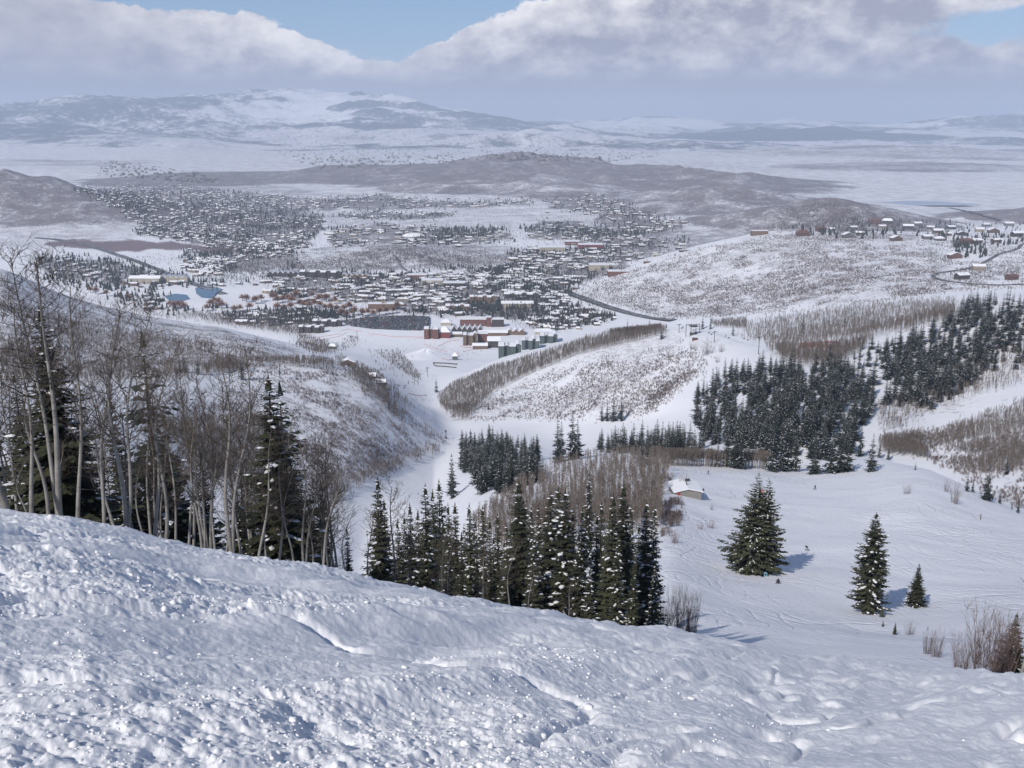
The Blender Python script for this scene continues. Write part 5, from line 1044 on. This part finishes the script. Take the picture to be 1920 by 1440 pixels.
mass('far_ranch_dots', [BTF[0], CON[0]], [([(500,250),(700,235),(900,250),(1150,270),(1250,290),(1150,305),(900,300),(640,310),(520,290)], .75), ([(550,300),(860,290),(860,305),(600,318)], .1), ([(200,300),(420,330),(400,345),(180,330)], .15)], 1500, 87, 1.0, 1.6, [M_TWIG_FAR, M_TOWNTREE, M_BARK], 'dark tree clumps dotted over the far basin', 'trees', wide=5.0)
# ------------------------------------------------------------------ the hut on the knoll
M_HUTW = varied('hut_siding', (.19, .18, .17), (.26, .25, .235), 2, .8, 3, 0); M_REDD = varied('red_door_paint', (.28, .03, .035), (.36, .05, .05), 3, .6, 2, 0); M_STEEL = varied('dark_steel', (.045, .045, .05), (.075, .075, .08), 2, .55, 2, 0, metal=.3); M_GALV = varied('galvanised_steel', (.33, .34, .35), (.45, .46, .47), 2, .45, 2, 0, metal=.6)
def hut():
    x, y, z = at(1290, 932); e = empty('hut', (x, y, z), .06); s = y/440.0; w = 6.4*s; h = 2.6*s; d = 13*s
    W = MB(); W.box(-w, w, 0, d, -2, h); W.add([(-w, 0, h), (w, 0, h), (0, 0, h+1.4*s)], [(0, 1, 2)]); W.build('wall', M_HUTW, e)
    MB().gable(-w, w, 0, d, h, 1.4*s, .45*s, .7*s, 0, 'y').build('roof', M_ROOFSNOW, e)
    o = MB().box(-.75*s, .75*s, -.12, -.01, 0, 2.3*s).build('door', M_REDD, e); o.location = (-w+1.9*s, 0, 0)
    MB().box(-.06, .06, -.08, 0, .9*s, 1.1*s).build('handle', M_STEEL, o).location = (.5*s, -.12, 0)
    MB().tube([(0, 0, 0), (0, 0, 2.6*s), (.1*s, 0, 2.8*s)], .22*s, 8).build('stovepipe', M_STEEL, e).location = (.2*s, d*.35, h+1.6*s)
    MB().box(-1.1*s, 1.1*s, 0, .5*s, 0, 1.0*s).build('roof_panel', M_STEEL, e).location = (2.0*s, d*.8, h+1.6*s)
    B = MB(); B.tube([(0, 0, -1), (0, 0, 4.0*s)], .12*s, 6); B.box(-.35*s, .35*s, -.2*s, .2*s, 2.6*s, 3.8*s); B.build('side_vent', M_STEEL, e).location = (w+.9*s, .4, 0)
    tag(e, 'small pale hut with a red door and snowy gable roof on the knoll', 'hut')
hut()
# ---- signs
def sign(px, foot, wpx, hpx, m, m2, label, marks):
    x, y, z = at(px, foot); s = y/F; e = empty('sign', (x, y, z)); w, h = wpx*s, hpx*s
    for q in (-.4, .4): MB().tube([(q*w, 0, -.6), (q*w, 0, h*1.5)], .07, 6).build('post', M_STEEL, e)
    p = MB().box(-w/2, w/2, -.06, .06, h*.6, h*1.6).build('panel', m, e); B = MB()
    for x0, x1, z0, z1 in marks: B.box((x0-.5)*w, (x1-.5)*w, -.09, -.062, h*(.6+z0), h*(.6+z1))
    B.build('lettering', m2, p); tag(e, label, 'sign')
M_SBLUE = Mat('sign_blue', .5).color((.04, .13, .42)); M_SWHITE = Mat('sign_white', .5).color((.8, .8, .8)); M_SRED = Mat('sign_red', .5).color((.55, .06, .03))
sign(1488, 883, 13, 7, M_SBLUE, M_SWHITE, 'blue trail sign with a white arrow at the crest before the spruces', [(.12, .6, .42, .62), (.62, .88, .2, .36), (.62, .88, .68, .84), (.7, .84, .44, .58)])
sign(1583, 884, 8, 4, M_SBLUE, M_SWHITE, 'small blue banner low in the tight clump of crest spruces', [(.2, .8, .4, .6)])
sign(1427, 927, 8, 6, M_SRED, M_SWHITE, 'orange red sign showing through the top of the giant spruce', [(.2, .8, .42, .58)])

# ---- chairlifts
def tower_mesh(h):
    B = MB(); B.tube([(0, 0, -2), (0, 0, h)], [.42, .30], 8); return B.mesh('mast', M_STEEL, True)
TW = tower_mesh(12); B = MB(); B.box(-2.9, 2.9, -.18, .18, -.2, .2); ARM = B.mesh('crossarm', M_STEEL)
def sheave_mesh():
    B = MB(); B.box(-.1, .1, -1.6, 1.6, -.12, .12)
    for i in range(5): B.tube([(-.14, -1.4+i*.7, -.1), (.14, -1.4+i*.7, -.1)], .24, 8)
    return B.mesh('sheave_train', M_STEEL)
SHV = sheave_mesh()
def tower(px, foot, top, label, rz, group=None):
    x, y, z = at(px, foot); h = -y*tanv(top)-z; e = empty('lift_pylon', (x, y, z), rz); o = mobj('mast', TW, e); o.scale = (1, 1, h/12)
    mobj('crossarm', ARM, e).location = (0, 0, h)
    for s in (-2.7, 2.7): mobj('sheave_train', SHV, e).location = (s, 0, h-.3)
    tag(e, label, 'lift pylon', group); return Vector((x, y, z+h)), rz
def chair_mesh():
    B = MB(); B.tube([(0, 0, 0), (0, .1, -1.2), (0, .1, -2.4)], .05, 5); f = MB()
    S = MB(); S.box(-1.15, 1.15, -.35, .2, -3.15, -3.0); S.box(-1.15, 1.15, .2, .3, -3.1, -2.35)
    for s in (-1.1, 1.1): f.tube([(s, .25, -3.05), (s, .25, -2.35), (0, .1, -2.3)], .04, 4)
    return B.mesh('hanger', M_GALV), S.mesh('seat', M_STEEL), f.mesh('side_frame', M_GALV)
CH = chair_mesh()
def chairlift(stations, n, label, group, chair_px=None, minz=6.0):
    """two ropes over the pylon heads and chairs hanging from them"""
    for s in (-2.7, 2.7):
        pts = []
        for (a, ra), (b, rb) in zip(stations[:-1], stations[1:]):
            pa = a+Vector((math.cos(ra)*s, math.sin(ra)*s, -.05)); pb = b+Vector((math.cos(rb)*s, math.sin(rb)*s, -.05)); L = (pb-pa).length
            for i in range(10): t = i/10; p = pa.lerp(pb, t); p.z -= 4*t*(1-t)*min(L*.012, 4); pts.append(p)
        pts.append(pb); B = MB(); B.tube(pts, .05, 4); tag(B.build('haul_rope', M_STEEL), label.replace('chair', 'rope')+(' left strand' if s < 0 else ' right strand'), 'cable')
        step = len(pts)/n; d = (pts[-1]-pts[0]); rz = math.atan2(d.y, d.x)-math.pi/2
        for k in range(n):
            f = (k+.5+(.3 if s > 0 else 0))*step; i = min(int(f), len(pts)-2); p = pts[i].lerp(pts[i+1], f-int(f)); e = empty('lift_chair', p, rz)
            if p.z-gz(p.x, p.y) < 3.6: bpy.data.objects.remove(e); continue
            for m in CH: mobj(m.name.split('.')[0], m, e)
            tag(e, label, 'lift chair', group)
R1 = .9
L1 = [tower(1422, 664, 632, 'nearest lift pylon on the snow above the shrubby slope', .9), tower(1339, 642, 622, 'second lift pylon, right of the steel lift station', .9), tower(1273, 624, 608, 'slim lift pylon left of the steel lift station', .9)]
chairlift(L1, 5, 'empty chair hanging from the lift by the steel station', 'chairs of the lift by the steel station')
L2 = [tower(234, 832, 776, 'lift pylon seen through the aspen tops, far left', 1.9), tower(419, 756, 717, 'thin lift pylon alone on the slope left of the round spruce', 1.9), tower(525, 709, 672, 'tallest lift pylon on the rim of the left spur', 1.9)]
chairlift(L2, 5, 'empty chair on the lift over the left spur', 'chairs of the lift over the left spur')
VAL = [(589,691,666,'leftmost small pylon in the wooded gully'),(612,693,671,'second small pylon in the wooded gully'),(625,704,687,'third small pylon in the wooded gully'),(680,731,717,'pylon low on the dark edge of the gully'),(711,739,714,'pylon at the last bend of the gully'),(747,745,722,'pylon beside the junction of the runs'),(777,722,706,'pylon in the middle of the valley run'),(802,707,689,'pylon near the long snow fences')]
VV = [tower(px, f, t, lb, 2.2) for px, f, t, lb in VAL]
chairlift([VV[3], VV[4]], 3, 'empty chair on the lift at the gully mouth', 'chairs at the gully mouth'); chairlift([VV[5], VV[6], VV[7]], 4, 'empty chair on the lift over the valley run', 'chairs over the valley run')
for px, f, t in ((631, 657, 643), (643, 658, 645), (670,640,622)): tower(px, f, t, 'small pylon of the beginner lifts left of the snow front', 1.6, 'small pylons of the beginner lifts')
def station():
    x, y, z = at(1298, 628); e = empty('lift_station', (x, y, z), .2); s = y/F
    for i, (dx, dy) in enumerate(((-13, 0), (-5, -3), (-1, 3), (5, -3), (9, 3), (14, 0))): MB().tube([(dx*s, dy, -2), (dx*s, dy, 21*s)], .33, 6).build('column', M_STEEL, e)
    B = MB(); B.box(-13*s, 14*s, -.3, .3, 20*s, 21*s); B.build('top_beam', M_STEEL, e); B = MB(); B.box(-6*s, 10*s, -4, 3.4, 17*s, 18*s); B.build('bull_wheel_frame', M_STEEL, e)
    B = MB(); B.tube([(2*s, 0, 16.2*s), (2*s, 0, 16.8*s)], 3.4, 16); B.build('bull_wheel', M_STEEL, e); B = MB(); B.box(-4*s, 8*s, -2, 2, -1, 6*s); B.build('cabin', M_GREENW, e); B = MB(); B.box(-4.6*s, 8.6*s, -2.5, 2.5, 6*s, 6.7*s); B.build('cabin_roof', M_ROOFSNOW, e)
    tag(e, 'dark steel lift station of tall columns above a small cabin', 'lift station')
    x, y, z = at(1303, 638); B = MB(); B.box(-3, 3, -1.5, 1.5, -1, 2.4); B.box(-3.2, 3.2, -1.7, 1.7, 2.4, 2.7); o = B.build('ramp_shed', M_BROWNROOF); o.location = (x, y, z); tag(o, 'rust brown shed just below the lift station', 'shed')
station()
# chalets in the wooded gully
bldg(641, 664, 686, 674, 12, WALLC[0], 'chalet with a wide snowy roof in the wooded gully', 'front', 'chalet', cat='chalet')
bldg(690, 703, 712, 702, 9, WALLC[3], 'small dark chalet lower in the wooded gully', 'gable', 'chalet', cat='chalet')
bldg(700, 722, 722, 714, 9, WALLC[3], 'long dark chalet at the mouth of the gully', 'gable', 'chalet', cat='chalet')
bldg(848, 858, 675, 662, 8, M_GREENW, 'small green lift hut in the middle of the snow front', 'hip', 'lift_hut', cat='hut')
bldg(616, 630, 655, 645, 8, M_GREENW, 'small lift hut among the beginner slopes', 'hip', 'lift_hut', cat='hut')
# long snow fences below the base village and red nets
def rail(pix, h, m, label, name='snow_fence', cat='fence', posts=14, net=True, group=None):
    q = cast([p[0] for p in pix], [p[1] for p in pix]); e = empty(name, tuple(q[0])); o = Vector(q[0]); pts = []
    for i in range(len(q)-1):
        for t in range(posts): f = t/posts; x, y = q[i][:2]*(1-f)+q[i+1][:2]*f; pts.append(Vector((x, y, gz(x, y)))-o)
    x, y = q[-1][:2]; pts.append(Vector((x, y, gz(x, y)))-o); V = []; Fs = []
    for i, p in enumerate(pts):
        d = (pts[min(i+1, len(pts)-1)]-pts[max(i-1, 0)]).normalized(); n = Vector((-d.y, d.x, 0))*.06
        V += [p+n+Vector((0, 0, .15)), p+n+Vector((0, 0, h)), p-n+Vector((0, 0, h)), p-n+Vector((0, 0, .15))]
        if i: a = 4*(i-1); b = 4*i; Fs += [(a, b, b+1, a+1), (a+1, b+1, b+2, a+2), (a+2, b+2, b+3, a+3), (a+3, b+3, b, a)]
    B = MB().add(V, Fs)
    for p in pts: B.tube([p-Vector((0, 0, .5)), p+Vector((0, 0, h*1.12))], .07, 4, 1)
    B.build('net', [m, M_STEEL], e); tag(e, label, cat, group)
M_NET = Mat('red_netting', .8).color((.50, .16, .15)); M_WOODF = Mat('dark_boards', .85).color((.07, .06, .055))
rail([(812,681),(835,682),(858,684)], 2.0, M_WOODF, 'upper long dark snow fence below the base village')
rail([(816,687),(835,688),(856,690)], 1.8, M_WOODF, 'lower long dark snow fence below the base village')
rail([(812,682),(816,687)], 2.4, M_WOODF, 'short end board joining the two long snow fences')
rail([(1497,652),(1530,650),(1580,653)], 3.0, M_NET, 'long red safety net across the snow right of the lift pylons', 'safety_net')
rail([(1500,646),(1540,644),(1572,646)], 2.0, M_NET, 'upper thin red safety net right of the lift pylons', 'safety_net')
for pix in ([(575,634),(600,632),(640,626)], [(600,638),(640,630),(650,624)], [(700,626),(740,632),(800,633)], [(795,645),(820,655),(838,660)], [(820,650),(840,640),(860,638)], [(862,650),(890,653),(905,648)], [(815,668),(840,676),(862,668),(858,658)], [(722,720),(742,724)], [(765,738),(800,741)], [(700,628),(690,624)], [(655,618),(680,622)], [(868,660),(885,656)], [(640,620),(655,617)]):
    rail(pix, .8, M_NET, 'red safety net marking the lanes of the base area', 'safety_net', posts=8, group='red nets of the base area')
# snow heap in front of the village
def heap():
    x, y, z = at(797, 672); n = 40; m = 14; V = []; 
    for i in range(m):
        r = i/(m-1)
        for k in range(n): a = 6.283*k/n; R = 52*r*(1+.12*math.sin(a*3+1)); hx, hy = math.cos(a)*R, math.sin(a)*R*1.3; V.append((x+hx, y+30+hy, gz(x+hx, y+30+hy)-.5+15*(1-r)**1.1*(1+.1*math.sin(a*5))+ .01))
    Fs = [(i*n+k, i*n+(k+1) % n, (i+1)*n+(k+1) % n, (i+1)*n+k) for i in range(m-1) for k in range(n)]; o = MB().add(V, Fs).build('snow_heap', M_FIELD, None, True); tag(o, 'big smooth heap of piled snow in front of the base village', 'snow heap')
heap()
# ------------------------------------------------------------------ people
def skin_person(name, J, E, mats=None):
    """one continuous body grown over a skeleton; J: joint -> (x, y, z, radius)"""
    me = bpy.data.meshes.new(name); keys = list(J); me.from_pydata([J[k][:3] for k in keys], [(keys.index(a), keys.index(b)) for a, b in E], []); o = mobj(name, me)
    md = o.modifiers.new('skin', 'SKIN'); sv = me.skin_vertices[0].data
    for i, k in enumerate(keys): sv[i].radius = (J[k][3],)*2; sv[i].use_root = (k == 'pelvis')
    sb = o.modifiers.new('sub', 'SUBSURF'); sb.levels = 1; sb.render_levels = 1
    dg = bpy.context.evaluated_depsgraph_get(); out = bpy.data.meshes.new_from_object(o.evaluated_get(dg)); bpy.data.objects.remove(o); out.name = name
    for p in out.polygons: p.use_smooth = True
    return out
E_ = [('pelvis','waist'),('waist','chest'),('chest','neck'),('neck','head'),('head','crown_'),('chest','lsh'),('lsh','lel'),('lel','lha'),('chest','rsh'),('rsh','rel'),('rel','rha'),('pelvis','lhip'),('lhip','lkn'),('lkn','lan'),('lan','lto'),('pelvis','rhip'),('rhip','rkn'),('rkn','ran'),('ran','rto')]
def pose(kind):
    if kind == 'ski': return dict(pelvis=(0,-.18,.82,.17),waist=(0,-.08,1.0,.16),chest=(0,.06,1.24,.18),neck=(0,.14,1.42,.07),head=(0,.18,1.54,.11),crown_=(0,.19,1.66,.10),lsh=(-.19,.07,1.34,.09),lel=(-.34,.12,1.10,.06),lha=(-.30,.36,1.06,.05),rsh=(.19,.07,1.34,.09),rel=(.34,.12,1.10,.06),rha=(.30,.36,1.06,.05),lhip=(-.11,-.16,.78,.12),lkn=(-.13,.10,.48,.08),lan=(-.13,-.04,.10,.07),lto=(-.13,.14,.07,.05),rhip=(.11,-.16,.78,.12),rkn=(.13,.10,.48,.08),ran=(.13,-.04,.10,.07),rto=(.13,.14,.07,.05))
    if kind == 'board': return dict(pelvis=(.05,-.2,.72,.17),waist=(.12,-.12,.9,.16),chest=(.26,0,1.1,.18),neck=(.36,.05,1.27,.07),head=(.40,.08,1.38,.11),crown_=(.43,.09,1.50,.10),lsh=(.10,.03,1.22,.09),lel=(-.15,.10,1.15,.06),lha=(-.38,.15,1.22,.05),rsh=(.40,-.06,1.15,.09),rel=(.58,-.02,.95,.06),rha=(.72,.12,.84,.05),lhip=(-.06,-.2,.68,.12),lkn=(-.26,.06,.44,.08),lan=(-.28,-.02,.10,.07),lto=(-.28,.16,.08,.05),rhip=(.15,-.2,.68,.12),rkn=(.30,.06,.42,.08),ran=(.26,-.02,.10,.07),rto=(.26,.16,.08,.05))
    if kind == 'sit': return dict(pelvis=(0,-.05,.16,.18),waist=(0,-.05,.36,.17),chest=(0,.02,.60,.19),neck=(0,.06,.78,.07),head=(0,.09,.90,.11),crown_=(0,.10,1.02,.10),lsh=(-.2,.03,.70,.09),lel=(-.33,.16,.48,.06),lha=(-.20,.38,.42,.05),rsh=(.2,.03,.70,.09),rel=(.33,.16,.48,.06),rha=(.20,.38,.42,.05),lhip=(-.12,0,.17,.13),lkn=(-.2,.42,.42,.08),lan=(-.22,.66,.12,.07),lto=(-.22,.78,.2,.05),rhip=(.12,0,.17,.13),rkn=(.2,.42,.42,.08),ran=(.22,.66,.12,.07),rto=(.22,.78,.2,.05))
    return dict(pelvis=(0,0,.95,.16),waist=(0,0,1.12,.15),chest=(0,.01,1.36,.18),neck=(0,.01,1.54,.07),head=(0,.03,1.66,.11),crown_=(0,.03,1.78,.10),lsh=(-.2,0,1.46,.09),lel=(-.30,.02,1.18,.06),lha=(-.27,.16,.94,.05),rsh=(.2,0,1.46,.09),rel=(.30,.02,1.18,.06),rha=(.27,.16,.94,.05),lhip=(-.10,0,.90,.12),lkn=(-.14,.05,.50,.085),lan=(-.15,0,.10,.07),lto=(-.15,.18,.07,.05),rhip=(.10,0,.90,.12),rkn=(.14,.05,.50,.085),ran=(.15,0,.10,.07),rto=(.15,.18,.07,.05))
def cloth(name, c, trousers=(.03, .03, .035)):
    m = Mat(name, .8); v = m.coord('Generated'); sp = m.n('ShaderNodeSeparateXYZ'); m.l(v, sp.inputs[0]); h = m.math('GREATER_THAN', sp.outputs[2], .52); hd = m.math('GREATER_THAN', sp.outputs[2], .86)
    return m.color(m.mix(hd, m.mix(h, trousers, c), (.05, .045, .045)))
M_CL = [cloth('dark_ski_clothes', (.035, .04, .05)), cloth('blue_ski_jacket', (.05, .12, .30)), cloth('red_ski_jacket', (.35, .04, .04)), cloth('light_blue_ski_clothes', (.22, .48, .68), (.25, .45, .6)), cloth('grey_ski_jacket', (.25, .25, .25)), cloth('black_ski_clothes', (.02, .02, .022))]
BODY = {k: skin_person('body', pose(k), E_) for k in ('ski', 'board', 'sit', 'stand')}
BM = {}
def body(kind, c):
    if (kind, c) not in BM: m = BODY[kind].copy(); m.materials.clear(); m.materials.append(M_CL[c]); BM[(kind, c)] = m
    return BM[(kind, c)]
M_SKI = Mat('ski_topsheet', .4).color((.12, .12, .14))
def ski_mesh():
    B = MB()
    for s in (-.14, .14): B.add([(s-.05, -.8, 0), (s+.05, -.8, 0), (s+.05, .85, 0), (s-.05, .85, 0), (s-.04, 1.0, .1), (s+.04, 1.0, .1), (s-.05, -.8, .025), (s+.05, -.8, .025), (s+.05, .85, .025), (s-.05, .85, .025), (s-.04, 1.0, .125), (s+.04, 1.0, .125)], [(0, 3, 2, 1), (3, 4, 5, 2), (6, 7, 8, 9), (9, 8, 11, 10), (0, 1, 7, 6), (1, 2, 8, 7), (2, 5, 11, 8), (5, 4, 10, 11), (4, 3, 9, 10), (3, 0, 6, 9)])
    return B
SKI = ski_mesh().mesh('skis', M_SKI); B = MB(); B.prism([(-.75, 0), (-.7, .1), (-.5, .14), (.5, .14), (.7, .1), (.75, 0), (.7, -.1), (.5, -.14), (-.5, -.14), (-.7, -.1)], 0, .03); BOARD = B.mesh('snowboard', M_SKI)
B = MB()
for s in (-.34, .34): B.tube([(s, .36, 1.12), (s*1.25, -.15, .05)], .015, 4)
POLES = B.mesh('ski_poles', M_STEEL)
def person(px, foot, kind, c, label, group=None, rz=0.0, s=1.0):
    x, y, z = at(px, foot); e = mobj('person', body(kind, c)); e.location = (x, y, z+.02); e.rotation_euler = (0, 0, rz); e.scale = (s,)*3; tag(e, label, 'person', group)
    if y < 520:
        if kind in ('ski', 'stand'): mobj('skis', SKI, e); mobj('ski_poles', POLES, e) if kind == 'ski' else None
        else: o = mobj('snowboard', BOARD, e); o.location = (0, .72 if kind == 'sit' else .04, .02); o.rotation_euler = (0.5 if kind == 'sit' else 0, 0, 0)
    return e
person(1513, 1032, 'board', 5, 'snowboarder in black leaning through a turn right of the giant spruce', rz=2.8, s=1.1)
person(1459, 1094, 'sit', 0, 'person in dark clothes sitting on the snow below the giant spruce', rz=2.6, s=1.35)
person(1435, 1080, 'sit', 3, 'person in light blue sitting near the foot of the giant spruce', rz=3.0, s=1.25)
person(1426, 1073, 'stand', 5, 'person in black standing close against the giant spruce trunk', rz=1.0)
person(1437, 1072, 'stand', 5, 'person in black standing just right of the giant spruce trunk', rz=2.0)
person(1528, 918, 'ski', 0, 'skier in dark clothes alone on the upper knoll right of the giant spruce', rz=.3, s=1.3)
person(1328, 889, 'ski', 0, 'skier near the knoll crest above the hut', rz=.8, s=1.2)
person(807, 790, 'ski', 5, 'lone skier on the valley run above the spruce grove', rz=.4, s=1.2); person(767, 932, 'ski', 0, 'left skier of two low on the valley run', rz=.6); person(784, 928, 'ski', 5, 'right skier of two low on the valley run', rz=.2)
PR = random.Random(9); CROWD = [([(795,640),(870,636),(905,655),(900,675),(860,680),(820,672)], 95, 'tiny skier in the crowd on the snow front of the village', 'skiers crowding the snow front'), ([(650,625),(800,628),(800,650),(690,660),(650,650)], 45, 'tiny skier on the wide slope below the car park', 'skiers below the car park'), ([(735,735),(820,735),(815,765),(750,752)], 16, 'tiny skier at the junction of the runs', 'skiers at the junction of the runs'), ([(690,660),(740,700),(800,720),(815,690),(780,680)], 14, 'tiny skier on the upper valley run', 'skiers on the upper valley run')]
for poly, n, lb, g in CROWD:
    for x, y, z in sample([(poly, 1.0)], n, int(poly[0][0])):
        o = mobj('person', body(PR.choice(('ski', 'stand')), PR.choice((0, 0, 1, 2, 4, 5, 5)))); o.location = (x, y, z+.02); o.rotation_euler = (0, 0, PR.random()*6.28); o.scale = (1.15,)*3; tag(o, lb, 'person', g)
x, y, z = at(836, 822); e = empty('snow_gun', (x, y, z)); MB().tube([(0, 0, -1), (0, 0, 7)], .25, 8).build('mast', M_STEEL, e); MB().tube([(0, -1, 7.2), (0, 1, 8.0)], [.75, .9], 12).build('fan_barrel', M_STEEL, e); MB().box(-1.3, 1.3, -.8, .8, -.5, 1.7).build('pump_box', M_STEEL, e); tag(e, 'dark snow gun on a mast at the tip of the left spur', 'snow gun')
x, y, z = at(1838, 974); e = MB().tube([(0, 0, -1), (.05, 0, 2.2)], .14, 6).build('trail_post', M_BARK); e.location = (x, y, z); tag(e, 'short dark marker post on the right rim of the knoll', 'post')
# ---- loose chunks of snow lying on the near slope
def chunks(n, seed):
    r_ = np.random.RandomState(seed); P0 = []; V0, T0, M0 = MB().ball((0, 0, 0), 1.0, 0, 6, 4).arrays(); protos = []
    for k in range(7):
        q = V0*(1+.30*(r_.rand(len(V0), 1)-.5)*2)*np.array([1, .85, .72]); protos.append((q, T0, M0))
    y = np.exp(r_.uniform(math.log(4.0), math.log(13), n*5)); x = r_.uniform(-.62, .62, n*5)*y; D = debris(x, y); k = r_.rand(n*5) < (D*.95+.008)*(.35+.65*sstep(fbm(x/.9, y/.9, 3, 88), .4, .6)); x = x[k][:n]; y = y[k][:n]
    s = (.008+.010*r_.rand(len(x))**2+.028*r_.rand(len(x))**18)*np.clip(y/9, .8, 1.6); z = fg_height(x, y)+s*.1
    return scatter_mesh('snow_chunks', protos, r_.randint(0, 7, len(x)), np.stack([x, y, z], 1), r_.uniform(0, 6.28, len(x)), s*1.15, [M_NEAR], smooth=True)
tag(chunks(2200, 6), 'loose lumps of broken snow strewn over the near slope', 'snow chunks', kind='stuff')
# ------------------------------------------------------------------ haze
hz = MB().box(-60000, 60000, -900, 64000, -470, 1100, 0).build('haze', None); hz.data.materials.clear()
hm = bpy.data.materials.new('haze'); hm.use_nodes = True; hm.node_tree.nodes.clear(); pv = hm.node_tree.nodes.new('ShaderNodeVolumePrincipled'); pv.inputs['Color'].default_value = (.70, .81, 1.0, 1); pv.inputs['Density'].default_value = HAZE_D; pv.inputs['Anisotropy'].default_value = .0
ho = hm.node_tree.nodes.new('ShaderNodeOutputMaterial'); hm.node_tree.links.new(pv.outputs[0], ho.inputs['Volume']); hz.data.materials.append(hm); tag(hz, 'pale blue winter haze filling the valley air', kind='stuff')
